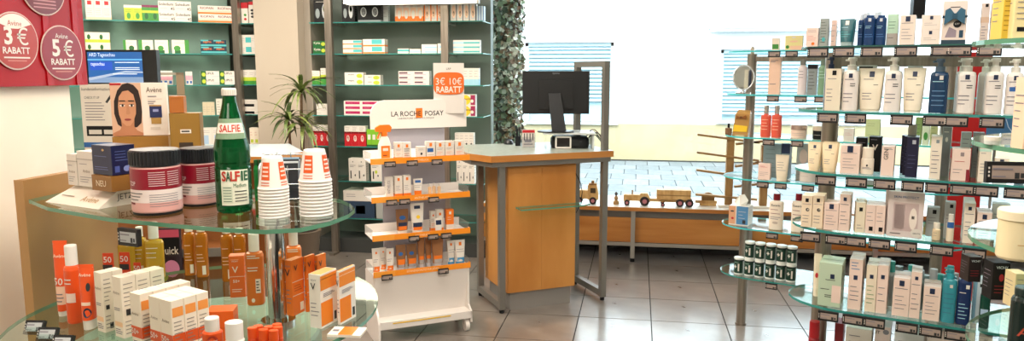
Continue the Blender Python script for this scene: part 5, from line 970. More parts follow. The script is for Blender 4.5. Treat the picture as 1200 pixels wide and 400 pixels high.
def sticker(x, y, ry, big, col, desc, words=True):
    P = atx(x, y, BX + .0045); k = (atx(x, y - 5, BX).z - atx(x, y + 5, BX).z) / 10; r = ry * k
    S = lambda q: (lambda a, z: (q, a, z)); o = empty('round_sticker', (BX + .004, P.y, P.z))
    n = 40; cir = lambda m: [(m * r * math.cos(2 * math.pi * i / n), m * r * math.sin(2 * math.pi * i / n)) for i in range(n)]
    b = MB(); b.prism(cir(1), 0, .002, M('#d8bfb2', .4), axis='x'); b.build('rim', o)
    b = MB(); b.prism(cir(.955), .0021, .003, col, axis='x'); b.build('disc', o)
    b = MB()
    if words:
        if ry > 33: b.poly(S(.0034), [(r * .93 * math.cos(a), r * .93 * math.sin(a)) for a in [R(40 + 100 * i / 12) for i in range(13)]] + [(-.15 * r, .42 * r), (.15 * r, .42 * r)], M('#efe3d8', .4))
        b.text(S(.0038), 'Avène', 0, .52 * r, .18 * r, M('#b0402e', .4) if ry > 33 else WHITE, 'c', .6 * r); b.text(S(.0038), big[0], -.30 * r, -.14 * r, .58 * r, WHITE, 'c', .7 * r, .03); b.text(S(.0038), '€', .30 * r, -.14 * r, .58 * r, WHITE, 'c', .7 * r)
        b.text(S(.0038), 'RABATT', 0, -.44 * r, .22 * r, WHITE, 'c', 1.35 * r, .02); b.quad(S(.0038), -.55 * r, .55 * r, -.60 * r, -.55 * r, WHITE); b.quad(S(.0038), -.4 * r, .4 * r, -.70 * r, -.67 * r, M('#d98a7a', .4))
    else:
        for i in range(3): b.quad(S(.0034), -.5 * r, .5 * r, (-.75 + .12 * i) * r, (-.71 + .12 * i) * r, M('#c98a8a', .5))
    b.build('lettering', o); tag(o, desc, 'sticker', 'round discount stickers')
sticker(17.5, 48, 34, '3€', M('#ab2a1a', .3), 'round red orange sticker reading 3€ RABATT')
sticker(72.5, 62, 32, '5€', M('#8c1022', .3), 'round crimson sticker reading 5€ RABATT')
sticker(50, -16, 34, '', M('#6e1a22', .3), 'dark round sticker cut off at the top of the board', False)
# second counter with a screen in the back left
c2 = empty('service_desk', (0, 0, 0)); A = atz(356, 178, 1.06); B = atz(318, 184, 1.06)
# desk top is a slab whose front right corner and right edge show past the bottle
b = MB(); b.prism([(B.x, B.y), (A.x, A.y), (A.x - .35, A.y + .5), (-3.4, 4.9), (-3.4, 4.2)], 1.02, 1.06, M('#c3cfd6', .12), OAK2); b.build('desk_top', c2)
b = MB(); b.prism([(-2.34, 4.42), (-2.3, 4.65), (-2.55, 5.0), (-3.3, 4.85), (-3.3, 4.3)], .1, 1.02, noise_mat('dark_oak', '#6e3b14', '#8a4f1e', (3, 3, 1), .4, 0, 5)); b.build('desk_body', c2); b = MB(); b.prism([(-2.4, 4.45), (-2.4, 4.65), (-2.6, 4.9), (-3.2, 4.8), (-3.2, 4.4)], 0, .1, GREYMET); b.build('plinth', c2)
tag(c2, 'oak service desk with pale top behind the green bottle', 'desk')
b2 = empty('till_desk', (-2.35, 2.75, 0)); b = MB(); b.box(-.45, .40, -.02, .72, 1.02, 1.06, M('#b9b2a4', .3), ); b.build('desk_top', b2)
b = MB(); b.box(-.42, .36, .02, .68, 0, 1.02, noise_mat('brown_oak', '#7a4a22', '#96622f', (3, 3, 1), .4, 0, 5)); b.build('desk_body', b2); tag(b2, 'brown till desk behind the tan side panel', 'desk')
sc_ = Frame((-2.3, 3.05), 9); P = sc_.on(142, 79, 0); ku, kz = sc_.ku(P), sc_.kz(P); w, h = 84 * ku, 41 * kz
so = empty('computer_screen', (P.x, P.y, P.z), sc_.a); b = MB(); b.box(-w / 2, w / 2, 0, .03, -h / 2, h / 2, M('#14171c', .35)); b.build('bezel', so)
q = lambda k: plane(-.0006 * (k + 1)); b = MB(); x0, x1, z0, z1 = -w * .46, w * .30, -h * .44, h * .44; b.quad(q(0), x0, x1, z0, z1, M('#2c62a8', .3, 0, .55)); b.quad(q(1), x0, x1, h * .20, h * .24, M('#5fa4d8', .3, 0, .9)); b.quad(q(1), x0 + .01, -w * .12, -h * .08, h * .16, M('#2a4fb0', .3, 0, .9)); b.quad(q(1), x0, x1, z0, -h * .28, M('#7f9cc4', .3, 0, .5)); b.poly(q(2), [(x0, -h * .30), (w * .05, -h * .10), (x1, -h * .12), (x1, -h * .16), (w * .05, -h * .16), (x0, -h * .38)], M('#a9bcd8', .3, 0, .5)); b.build('screen', so)
TXW = M('#dce8f4', .4, 0, .8); b = MB(); b.text(q(3), 'ARD Tagesschau', x0 + .008, h * .28, h * .10, TXW, 'l', w * .36); b.text(q(3), 'tagesschau', x0 + .014, h * .02, h * .10, TXW, 'l', w * .19)
for i, (a_, z_) in enumerate(((-.08, .13), (-.08, -.02), (-.08, -.07), (-.12, -.2))): b.quad(q(3), a_ * w, (a_ + .34) * w, z_ * h, z_ * h + h * .02, TXW)
b.build('lettering', so); b = MB(); b.rod((0, .02, -(P.z - 1.061)), (0, .02, -h * .4), .02, M('#1a1c20', .4), 12); b.loft([(.12, .09, -(P.z - 1.061)), (.12, .09, -(P.z - 1.07))], M('#1a1c20', .4), 20); b.build('stand', so)
tag(so, 'computer screen showing a blue news page', 'screen')
nf = Frame((-2.25, 2.80), 9); P = nf.on(118, 136, 0); ku, kz = nf.ku(P), nf.kz(P); w, h = 44 * ku, 74 * kz; zb_ = 1.061 - P.z
io = empty('info_board', (P.x, P.y, P.z), nf.a); b = MB(); b.box(-w / 2, w / 2, 0, .012, -h / 2, h / 2, M('#e2dbd2', .5)); b.box(-w / 2, w / 2, .0, .10, zb_, zb_ + .008, M('#cfc8bf', .5)); b.box(-w / 2, w / 2, .002, .010, zb_, -h / 2, M('#e2dbd2', .5)); b.build('board', io)
b = MB(); q = plane(-.0006); b.text(q, 'kundeninformation', -w * .46, h * .40, h * .05, DARK, 'l', w * .75)
for i in range(7): b.quad(q, -w * .40, w * (.05 + .1 * (i * 3 % 5) / 5), h * (.20 - .045 * i), h * (.212 - .045 * i), INK)
b.text(q, 'CHECK IT UP', -w * .40, h * .27, h * .04, DARK, 'l', w * .4); b.poly(q, [(w * .15, h * .22), (w * .3, h * .34), (w * .33, h * .30), (w * .2, h * .2)], DARK); b.quad(q, -w * .40, w * .48, -h * .32, -h * .16, BLACK); b.quad(plane(-.001), -w * .34, 0, -h * .29, -h * .22, M('#d9d4cc', .5)); b.quad(plane(-.001), w * .06, w * .40, -h * .29, -h * .22, M('#d9d4cc', .5)); b.quad(q, -w * .5, w * .5, -h * .5, -h * .42, M('#2d63a8', .5)); b.build('printed_text', io)
tag(io, 'white information board with black app badges under the screen', 'sign')

# ================================================================== LEFT TIERED GLASS TABLE
LZ = [1.25, .98]
top_pts = [(-1.640, 1.745), (-1.498, 1.652), (-1.246, 1.555), (-1.029, 1.512), (-.916, 1.494), (-.808, 1.490), (-.740, 1.522), (-.704, 1.60), (-.695, 1.69), (-.705, 1.76), (-.745, 1.83), (-.80, 1.89), (-.90, 1.94), (-1.05, 1.99), (-1.25, 2.05), (-1.45, 2.10), (-1.640, 2.12)]
low_pts = [p for p in [(-1.10 + .44 * math.cos(t), 1.70 + .47 * math.sin(t)) for t in [2 * math.pi * k / 56 for k in range(56)]]]
PP = aty(323, 300, 1.70); PP = (PP.x, PP.y)
lt = tiered('tiered_glass_table', 'green glass display table with chrome pole at the left', [(top_pts, LZ[0]), (low_pts, LZ[1])], PP, .024)
b = MB(); b.loft([(.31, .36, .03), (.31, .36, .89), (.305, .355, .90)], M('#a9a79a', .4), 40, c=(-1.14 - PP[0], 1.72 - PP[1])); b.build('backing_drum', lt)  # pale drum added beneath so the lower glass looks lighter
tw = 'on the left glass table'; lw = 'on lower tier of left table'
def free(x, y, z, ang): return Frame(atz(x, y, z)[:2], ang)
def place(o, P, ang, desc, cat, grp=None, where=''): o.location = P; o.rotation_euler = (0, 0, ang); return tag(o, desc, cat, grp, where)
# red supplement jars
def supp_jar(xl, xr, yt, yb, desc, rot=0):
    P = atz((xl + xr) / 2, yb, LZ[0]); fr = Frame(P[:2], 30); k = fr.kz(P); w = (xr - xl) * k / math.cos(0.0) * .97; h = (yb - yt) * k * 1.0; c = P + Vector((-P.x, -P.y, 0)).normalized() * -w / 2
    a = w / 2; b = MB(); b.loft([(a * .97, a * .97, 0), (a * .985, a * .985, h * .04)], BLACK, 36, cap1=False); b.loft([(a * .985, a * .985, h * .04), (a, a, h * .06), (a, a, h * .72), (a * .95, a * .95, h * .755)], M('#d39c98', .3), 36); o = b.build('supplement_jar')
    ls = MB(); n = 36
    def arc(z0, z1, m): ls.loft([(a + .0006, a + .0006, z0 * h), (a + .0006, a + .0006, z1 * h)], m, 48, False, False)
    arc(.40, .72, M('#8f1028', .35)); arc(.06, .20, M('#dfa59f', .35)); arc(.20, .40, M('#ecdcd8', .4)); ls.build('wrap_label', o)
    p = MB(); S = lambda q: (lambda x, z: ((a + q) * math.sin(x / a), -(a + q) * math.cos(x / a), z)); W_ = M('#f3dde0', .5)
    for i in range(7): p.quad(S(.0012), -.1 * w, .22 * w, h * (.46 + .034 * i), h * (.468 + .034 * i), W_, 4)
    for i in range(7): p.quad(S(.0012), .27 * w, .55 * w, h * (.46 + .034 * i), h * (.468 + .034 * i), W_, 4)
    for i in range(6): p.quad(S(.0012), -.1 * w, .50 * w, h * (.14 + .036 * i), h * (.148 + .036 * i), INK, 6)
    for i in range(3): p.quad(S(.0012), -.62 * w, (-.34 + .05 * i) * w, h * (.24 + .05 * i), h * (.252 + .05 * i), DARK, 4)
    p.quad(S(.0012), -.62 * w, -.44 * w, h * .17, h * .20, M('#7a1020', .5), 3); p.text(S(.0014), 'TOP', -.60 * w, h * .46, h * .07, W_, 'l', .2 * w); p.build('printed_text', o)
    l = MB(); zl = h * .75; n = 40
    l.loft([(a * .99, a * .99, zl), (a * .99, a * .99, h * .985), (a * .95, a * .95, h)], M('#1b1c20', .35), 40)
    for k2 in range(n): t = 2 * math.pi * k2 / n; l.rod((a * .99 * math.cos(t), a * .99 * math.sin(t), zl + .004), (a * .99 * math.cos(t), a * .99 * math.sin(t), h * .975), .0022, M('#24262b', .3), 5)
    l.build('ribbed_lid', o); place(o, c, R(30 + rot), desc, 'jar', 'red supplement jars')
supp_jar(157.5, 214, 178, 253, 'red supplement jar with black lid, nearer one')
supp_jar(214, 256, 175.5, 242.5, 'red supplement jar with black lid beside the bottle', 8)
# green mineral water bottle
P = atz(275.5, 251, LZ[0]); fr = Frame(P[:2], 26); k = fr.kz(P); Hb = (251 - 107) * k; a = 20.2 * k; c = P + Vector((P.x, P.y, 0)).normalized() * a
GB = bpy.data.materials.new('green_bottle_glass'); GB.use_nodes = True; bs = GB.node_tree.nodes['Principled BSDF']; bs.inputs['Base Color'].default_value = (.003, .11, .028, 1); bs.inputs['Roughness'].default_value = .06; bs.inputs['Transmission Weight'].default_value = .55; bs.inputs['IOR'].default_value = 1.35
b = MB(); prof = [(.86, 0), (.97, .012), (1, .05), (1, .36), (.965, .375), (.965, .40), (1, .415), (1, .50), (.97, .535), (.90, .58), (.72, .70), (.50, .82), (.40, .88), (.36, .93), (.36, .945)]
b.loft([(a * r, a * r, z * Hb) for r, z in prof], GB, 40); o = b.build('water_bottle')
cp = MB(); cp.loft([(a * .40, a * .40, Hb * .942), (a * .40, a * .40, Hb * .99), (a * .36, a * .36, Hb)], M('#e9e2d8', .4), 24)
for i in range(20): t = 2 * math.pi * i / 20; cp.rod((a * .40 * math.cos(t), a * .40 * math.sin(t), Hb * .945), (a * .40 * math.cos(t), a * .40 * math.sin(t), Hb * .985), .0011, M('#d9d2c8', .4), 4)
cp.build('screw_cap', o)
def prof_r(z):
    z /= Hb
    for (r0, z0), (r1, z1) in zip(prof, prof[1:]):
        if z0 <= z <= z1 + 1e-9: return a * (r0 + (r1 - r0) * (z - z0) / max(1e-6, z1 - z0))
    return a * .4
S = lambda q: (lambda x, z: ((prof_r(z) + q) * math.sin(x / a), -(prof_r(z) + q) * math.cos(x / a), z))
lb = MB(); LBW = M('#e9ead8', .5); nz = 8
def patch(b, z0, z1, t0, t1, q, m, n=14, nz=5):
    for j in range(nz):
        za, zb_2 = z0 + (z1 - z0) * j / nz, z0 + (z1 - z0) * (j + 1) / nz; b.quad(S(q), t0 * a, t1 * a, za * Hb, zb_2 * Hb, m, n)
patch(lb, .07, .355, -.62, .95, .0012, LBW); lb.build('paper_label', o); lb = MB(); patch(lb, .60, .76, -1.15, 1.15, .0012, M('#7f9a7c', .5)); lb.build('neck_label', o)
lt_ = MB(); patch(lt_, .645, .725, -1.05, 1.05, .0018, M('#efe6da', .5), 14, 3); lt_.text(S(.0024), 'SALFIE', 0, .655 * Hb, .055 * Hb, M('#c0392b', .5), 'c', 1.5 * a, .02)
lt_.build('neck_lettering', o); lt_ = MB()
cols = ['#c0392b', '#1d5a3a', '#c0392b', '#c0392b', '#1d5a3a', '#1d5a3a']
for i, ch in enumerate('SALFIE'): lt_.text(S(.0022), ch, (-.42 + i * .24) * a, .265 * Hb, .075 * Hb, M(cols[i], .5), 'c', .26 * a, .03)
lt_.text(S(.0022), 'Medium', .42 * a, .215 * Hb, .032 * Hb, M('#2f6b4a', .5), 'c', .7 * a)
for i in range(6): lt_.quad(S(.0020), -.5 * a, -.05 * a, (.10 + .022 * i) * Hb, (.106 + .022 * i) * Hb, M('#5a7a66', .5), 4)
lt_.quad(S(.0018), -.54 * a, .0 * a, .09 * Hb, .225 * Hb, M('#d6dcc8', .5), 5)
for i in range(4): lt_.quad(S(.0020), .12 * a, .8 * a, (.10 + .026 * i) * Hb, (.107 + .026 * i) * Hb, DARK, 4)
lt_.build('lettering', o); place(o, c, R(26), 'tall green glass water bottle with white cap', 'bottle')
# stacks of paper cups, every cup a thing
def cup_stack(xc, wrim, yb, yt, n, nm):
    P = atz(xc, yb, LZ[0]); fr = Frame(P[:2], 20); k = fr.kz(P); r = wrim * k / 2; Hs = (yb - yt) * k; hc = .078; c = P + Vector((P.x, P.y, 0)).normalized() * r; step = (Hs - hc) / (n - 1)
    CW = M('#efe9e3', .5); src = None; ords = ['bottom cup', 'second cup', 'third cup', 'fourth cup', 'fifth cup', 'sixth cup', 'seventh cup', 'eighth cup', 'ninth cup', 'tenth cup', 'eleventh cup', 'twelfth cup']
    for i in range(n):
        if i < n - 1 and src: o = src.copy(); COL.objects.link(o)
        else:
            b = MB(); rt = r * .66; b.loft([(r, r, 0), (r * 1.02, r * 1.02, .002), (r, r, .0045), (r * .965, r * .965, .005), (rt, rt, hc - .004), (rt * .93, rt * .93, hc)], CW, 32, cap0=False); b.loft([(r * .99, r * .99, 0), (r * .955, r * .955, .005), (rt * .985, rt * .985, hc - .006)], CW, 32, cap0=False); o = b.build('paper_cup'); src = src or o
        for ch in src.children if (o is not src and i < n - 1) else (): c3 = ch.copy(); COL.objects.link(c3); c3.parent = o
        if i == n - 1:
            S2 = lambda x, z: ((r * .967 - (r * .967 - r * .66) * z / hc + .0008) * math.sin(x / r), -(r * .967 - (r * .967 - r * .66) * z / hc + .0008) * math.cos(x / r), z)
            for t in (-.95, .55):
                p = MB(); p.quad(S2, (t - .36) * r, (t + .36) * r, .024, .066, M('#e05a1e', .45), 6)
                for q2 in range(3): p.quad(lambda x, z: tuple(v * 1.012 if kk < 2 else v for kk, v in enumerate(S2(x, z))), (t - .26) * r, (t + .26) * r, .032 + .01 * q2, .036 + .01 * q2, M('#f3d9cc', .5), 4)
                for q2 in range(2): p.quad(S2, (t - .34) * r, (t + .34) * r, .010 + .006 * q2, .013 + .006 * q2, M('#d9826a', .5), 4)
                p.build('orange_print', o)
        place(o, c + Vector((0, 0, i * step)), R(20 + i * 3), '%s of the %s paper cup stack' % (ords[i] if i < n - 1 else 'top orange printed cup', nm), 'cup', 'stacked paper cups', tw)
cup_stack(322, 35, 257, 186, 10, 'left'); cup_stack(371, 38, 255, 178, 11, 'right')
# wire leaflet rack behind the cups
P = atz(330, 238, LZ[0]); rk = empty('leaflet_rack', P, R(20)); b = MB(); WR = M('#c9ccce', .2, .9); w, h = .11, .125
for zz in (.01, .05, .09): b.path([(-w / 2, 0, zz), (w / 2, 0, zz), (w / 2, .09, zz + .03), (-w / 2, .09, zz + .03), (-w / 2, 0, zz)], .0018, WR, 6)
for x in (-w / 2, -w / 6, w / 6, w / 2): b.path([(x, .09, 0), (x, 0, 0), (x, 0, .10)], .0018, WR, 6); b.rod((x, .09, 0), (x, .09, h), .0018, WR, 6)
b.build('wire_frame', rk); LC = ['#20242a', '#d8dde0', '#20242a', '#8fb0c8', '#2b2f36', '#e0d8d0', '#181a1e']
for i, cc in enumerate(LC):
    b = MB(); b.box(-.045 + .004 * (i % 3), .045, .010 + i * .011, .013 + i * .011, .004, .105 + .004 * (i % 4), M(cc, .4)); b.quad(plane(.0096 + i * .011), -.03, .02, .085, .092, WHITE); b.build('leaflet', rk)
tag(rk, 'chrome wire leaflet rack between the cup stacks', 'leaflet rack')
for i, x in enumerate((302, 307.5, 313)):
    P = atz(x, 235, LZ[0]); b = MB(); b.loft([(.007, .007, 0), (.008, .008, .085), (.005, .005, .097)], M('#1d7a36', .25), 12); o = b.build('green_tube'); cpb = MB(); cpb.loft([(.006, .006, .097), (.006, .006, .112)], M('#135226', .3), 10); cpb.build('cap', o); place(o, P, 0, 'slim green tube behind bottle, %s' % ('left', 'middle', 'right')[i], 'tube', 'slim green tubes', tw)
def st(kind, nm, xl, xr, yt, yb, ang, dr, desc, cat, kw, z=None, where=None, grp=None):
    """thing whose front foot stands at row yb on the plane z"""
    z = LZ[1] if z is None else z; P = atz((xl + xr) / 2, yb, z); fr = Frame(P[:2], ang); w = (xr - xl) * fr.ku(P); h = (yb - yt) * fr.kz(P); d = dr if dr < .2 else w * dr
    kw = dict(kw); o = kind(nm, w, h, **kw) if kind is jar else kind(nm, w, h, d, **kw)
    c = P + Vector((fr.n.x, fr.n.y, 0)) * ((d if kind is not jar else w) / 2); o.location = (c.x, c.y, z + .0005); o.rotation_euler = (0, 0, fr.a); tag(o, desc, cat, grp, lw if where is None else where); return o
for args, z_, w_ in LATE: st(*args, z=z_, where=w_)
# ---- things on the table top: white presentation wedge with cartons
A, B = atz(53, 237, LZ[0]), atz(115, 246, LZ[0]); ang = math.degrees(math.atan2(B.y - A.y, B.x - A.x)); PF = Frame(A[:2], ang); ln = (B - A).length
wd = empty('product_plinth', (A.x, A.y, LZ[0] + .0005), PF.a); b = MB(); ph = .042
b.add([(0, 0, 0), (ln, 0, 0), (ln, .20, 0), (0.02, .20, 0), (.03, .075, ph), (ln, .06, ph), (ln, .20, ph), (.03, .20, ph)], [(3, 2, 1, 0), (0, 1, 5, 4), (1, 2, 6, 5), (2, 3, 7, 6), (3, 0, 4, 7), (4, 5, 6, 7)], M('#ece4d6', .5)); b.build('body', wd)
sl = lambda x, z: (x, z * .82 - .0008, z * .56 + .0012); b = MB(); b.text(sl, 'Avène', ln * .72, .018, .020, M('#b08a4a', .5), 'c', .07); b.quad(sl, ln * .16, ln * .40, .030, .033, M('#9a8a78', .5)); b.text(lambda x, z: (ln + .0008, x, z), 'JETZT TESTEN', .12, .012, .015, DARK, 'c', .15)
for i, x in enumerate((.30, .48, .72)): b.quad(lambda x2, z: (x2, .085 - .01 + z, ph + .0008), ln * x, ln * x + .02, .004, .008, DARK)
b.build('lettering', wd); tag(wd, 'white sloping product plinth at the left of the table', 'plinth')
zp = LZ[0] + ph + .001
av = [('tx', 'Avène', .05, .40, .09, M('#9a8a78', .5)), ('ln', 3, .1, .3, INK), ('ln', 1, .62, .66, INK)]
av2 = av + [('band', .76, .79, M('#b9b2a8', .6))]
for x0, x1, yt, yb, dsc in ((80, 91, 181, 217, 'left'), (92, 112, 178, 219, 'right')):
    P = atz((x0 + x1) / 2, yb, zp); fr = Frame(P[:2], ang); w = (x1 - x0) * fr.ku(P); h = (yb - yt) * fr.kz(P); o = carton('cream_box', w, h, .045, WHITE, av2); place(o, P + Vector((fr.n.x, fr.n.y, 0)) * .023, fr.a, 'white gold lettered carton on white plinth, ' + dsc, 'carton', 'white gold lettered cartons')
P = atz(119.5, 224, zp); fr = Frame(P[:2], ang); w = 23 * fr.ku(P); h = 18 * fr.kz(P); o = carton('gold_block', w * 1.02, h, .075, M('#92642a', .4), [('tx', 'NEU', 0, .3, .38, M('#f0dfc0', .5))], side=[]); place(o, P + Vector((fr.n.x, fr.n.y, 0)) * .038, fr.a, 'gold block lettered NEU under the navy carton', 'block')
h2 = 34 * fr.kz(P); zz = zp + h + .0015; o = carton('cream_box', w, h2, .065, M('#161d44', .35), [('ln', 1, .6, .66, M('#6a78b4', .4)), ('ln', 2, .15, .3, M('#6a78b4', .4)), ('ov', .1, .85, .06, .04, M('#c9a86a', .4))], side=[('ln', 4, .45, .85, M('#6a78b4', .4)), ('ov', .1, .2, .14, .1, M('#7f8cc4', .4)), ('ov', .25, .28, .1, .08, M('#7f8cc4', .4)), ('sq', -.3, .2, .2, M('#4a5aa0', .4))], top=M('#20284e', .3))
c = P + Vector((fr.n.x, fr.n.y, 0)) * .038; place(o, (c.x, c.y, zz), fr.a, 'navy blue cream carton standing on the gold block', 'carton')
# ---- face picture box on gold base
Y_ = 1.985; fr = Frame(aty(168.5, 178, Y_)[:2], 26); P0 = fr.at(168.5, LZ[0], 0); w = 65 * fr.ku(P0); zg = fr.on(168, 160, 0).z; zt2 = fr.on(168, 97, 0).z
o = carton('gold_block', w, zg - LZ[0], .08, M('#9a6e2c', .35), [], side=[]); place(o, (P0.x + fr.n.x * .04, P0.y + fr.n.y * .04, LZ[0] + .0005), fr.a, 'gold display block carrying the face picture box', 'block')
H_ = zt2 - zg - .002; o = carton('picture_box', w, H_, .03, M('#ece2d6', .4), [], side=[])
p = MB(); q = lambda k: plane(-.015 - .0004 * (k + 2)); sx = lambda u: (u - .5) * w; zz = lambda v: v * H_
el = lambda cx, cz, a_, b_, n=20: [(sx(cx) + a_ * w * math.cos(2 * math.pi * i / n), zz(cz) + b_ * H_ * math.sin(2 * math.pi * i / n)) for i in range(n)]
SK, SK2, HR = M('#c98f6a', .5), M('#b87c58', .5), M('#2a1c18', .45)
p.quad(q(0), sx(0), sx(.545), zz(0), zz(1), M('#d6ad90', .5))
p.poly(q(1), [(sx(a_), zz(c_)) for a_, c_ in ((.10, .22), (.05, .42), (.06, .66), (.13, .86), (.22, .97), (.32, 1), (.42, .96), (.50, .86), (.535, .66), (.545, .45), (.52, .24), (.44, .16), (.2, .14))], HR)
p.poly(q(2), [(sx(a_), zz(c_)) for a_, c_ in ((.0, .0), (.0, .05), (.14, .12), (.17, .20), (.16, .32), (.40, .32), (.39, .18), (.44, .1), (.545, .05), (.545, .0))], SK2)
p.poly(q(3), [(sx(a_), zz(c_)) for a_, c_ in ((.25, .19), (.18, .26), (.135, .40), (.125, .56), (.15, .74), (.22, .84), (.32, .86), (.41, .78), (.445, .6), (.435, .42), (.38, .27), (.32, .19))], SK)
p.poly(q(4), [(sx(a_), zz(c_)) for a_, c_ in ((.285, .60), (.31, .60), (.335, .43), (.315, .405), (.27, .405), (.26, .425))], M('#be8460', .5))
for cx in (.205, .365):
    p.poly(q(5), el(cx, .575, .045, .024), M('#efe2d6', .4)); p.poly(q(6), el(cx + .005, .575, .02, .024), M('#2a1a14', .3)); p.quad(q(6), sx(cx - .055), sx(cx + .055), zz(.652), zz(.672), HR); p.quad(q(6), sx(cx - .045), sx(cx + .045), zz(.593), zz(.602), HR)
p.poly(q(5), el(.285, .31, .062, .024), M('#a8504a', .4)); p.quad(q(6), sx(.23), sx(.34), zz(.308), zz(.313), M('#6e2e2a', .4)); p.build('portrait_print', o)
p = MB(); p.quad(q(1), sx(.0), sx(.2), zz(.955), zz(.995), M('#b3262a', .5)); p.text(q(2), 'Avène', sx(.78), zz(.82), .10 * H_, M('#7a6a5c', .5), 'c', .28 * w); p.quad(q(2), sx(.66), sx(.92), zz(.69), zz(.695), M('#b9aa9a', .5)); p.quad(q(2), sx(.66), sx(.82), zz(.735), zz(.75), INK); p.quad(q(2), sx(.66), sx(.80), zz(.64), zz(.655), INK); p.quad(q(2), sx(.66), sx(.76), zz(.60), zz(.612), INK)
p.quad(q(2), sx(.68), sx(.90), zz(.34), zz(.57), M('#28305e', .3)); p.quad(q(3), sx(.685), sx(.895), zz(.555), zz(.58), M('#b08a4a', .3)); p.quad(q(2), sx(.70), sx(.88), zz(.22), zz(.335), M('#b08a4a', .3)); p.quad(q(3), sx(.74), sx(.84), zz(.45), zz(.50), M('#8f98c4', .4)); p.quad(q(2), sx(.68), sx(.86), zz(.11), zz(.16), M('#d9cec0', .4)); p.build('product_print', o)
place(o, (P0.x + fr.n.x * .03, P0.y + fr.n.y * .03, zg + .0015), fr.a, 'advertising box with a woman portrait and blue jar print', 'advertising box')
# ---- gold carton with small white box, brown box on top
fr = Frame(aty(220, 176, 1.975)[:2], 22); P0 = fr.at(221, LZ[0], 0); w = 35 * fr.ku(P0); zt2 = fr.on(221, 133, 0).z; Hg = zt2 - LZ[0]
o = carton('gold_carton', w, Hg, .05, M('#96702e', .35), [], side=[('band', 0, 1, M('#86622a', .4))]); p = MB(); q = plane(-.0258)
p.quad(q, -w * .16, w * .2, Hg * .74, Hg * .79, M('#efe6da', .5)); p.quad(plane(-.0262), -w * .12, w * .15, Hg * .755, Hg * .775, DARK); p.quad(q, -w * .22, w * .24, Hg * .42, Hg * .62, M('#3a2c22', .5)); p.quad(plane(-.0264), -w * .20, w * .22, Hg * .42, Hg * .54, M('#efe6da', .5)); p.text(plane(-.027), 'Avène', 0, Hg * .46, Hg * .05, DARK, 'c', w * .36); p.build('printed_label', o)
place(o, (P0.x + fr.n.x * .026, P0.y + fr.n.y * .026, LZ[0] + .0005), fr.a, 'gold carton with a small white label behind the red jars', 'carton')
o = carton('brown_box', w * .48, 19 * fr.kz(P0), .04, M('#b0682a', .4), [('ln', 1, .8, .9, M('#8a4f1e', .5))]); place(o, (P0.x + fr.n.x * .026 - fr.u.x * w * .25, P0.y + fr.n.y * .026 - fr.u.y * w * .25, zt2 + .0015), fr.a, 'small orange brown box on top of the gold carton', 'box')
# ---- price tag under the glass
TF = Frame(atz(152, 262, LZ[0])[:2], -13); price_tag(TF, LZ[0] - .004, 151, 'under the left table top', .062, .040, -.008, drop=.006, face=EINK2)
for x, y in ((43, 374), (58, 382), (76, 391)): price_tag(Frame(atz(x, y, LZ[1] + .012)[:2], 8), LZ[1] + .012, x, 'on lower tier of left table', .046, .034, -.012, drop=.0, face=EINK2, tilt=-28)
# ---- lower tier: orange sun care tubes and cartons
OR_ = M('#e8541c', .35); OR2 = M('#e2561e', .3); AMB = liquid_mat('amber_oil', '#c9781e', .25, .1); YOIL = liquid_mat('yellow_oil', '#e0b63e', .25, .08)
ot = [('tx', 'Avène', 0, .78, .045, M('#f6d9c0', .5)), ('band', .16, .40, M('#efc9ae', .5), -.34, .34), ('tx', '50', -.12, .42, .09, WHITE), ('ln', 3, .18, .32, INK)]
st(tube_, 'sun_cream_tube', 63, 80, 286, 372, 14, .045, 'orange sun cream tube against the side panel', 'tube', dict(base=OR_, cap=WHITE, caph=.07, sp=ot))
st(bottle, 'sun_spray_bottle', 75.5, 94, 291, 381, 14, .04, 'orange sun spray bottle with tall white cap', 'bottle', dict(base=OR_, cap=M('#f1ece6', .35), caph=.25, capw=.74, neck=.01, sp=[('ln', 2, .5, .6, WHITE), ('band', .28, .40, M('#efd9cc', .5), -.3, .3)]))
st(tube_, 'sun_cream_tube', 92, 110, 314, 388, 14, .045, 'orange sun cream tube with navy seal', 'tube', dict(base=OR_, cap=WHITE, caph=.15, sp=[('tx', 'Avène', -.05, .82, .05, M('#f6d9c0', .5)), ('ov', .18, .66, .14, .065, DARK), ('band', .38, .43, M('#f0d2bd', .5), -.3, .3), ('ov', .1, .27, .24, .075, M('#16324a', .4))]))
ca = [('tx', 'Avène', 0, .72, .05, M('#9a8a78', .5)), ('ln', 2, .44, .5, INK), ('band', .18, .26, M('#f2c79c', .5), -.42, .42), ('ln', 3, .05, .15, INK)]
cb = [('tx', 'Avène', 0, .62, .055, M('#9a8a78', .5)), ('band', .22, .42, M('#d9541e', .45)), ('tx', '50+', -.1, .28, .10, WHITE), ('ln', 2, .08, .18, DARK)]
sdA = [('ln', 6, .5, .92, M('#9a9288', .6)), ('sq', -.1, .42, .34, DARK), ('ln', 4, .04, .3, M('#9a9288', .6)), ('band', .05, .15, DARK, 0, .35)]
sdB = [('band', .72, .88, M('#f09a4a', .45), -.42, .42), ('ln', 9, .08, .66, M('#8a8278', .6))]
CRM = M('#efe4d2', .5)
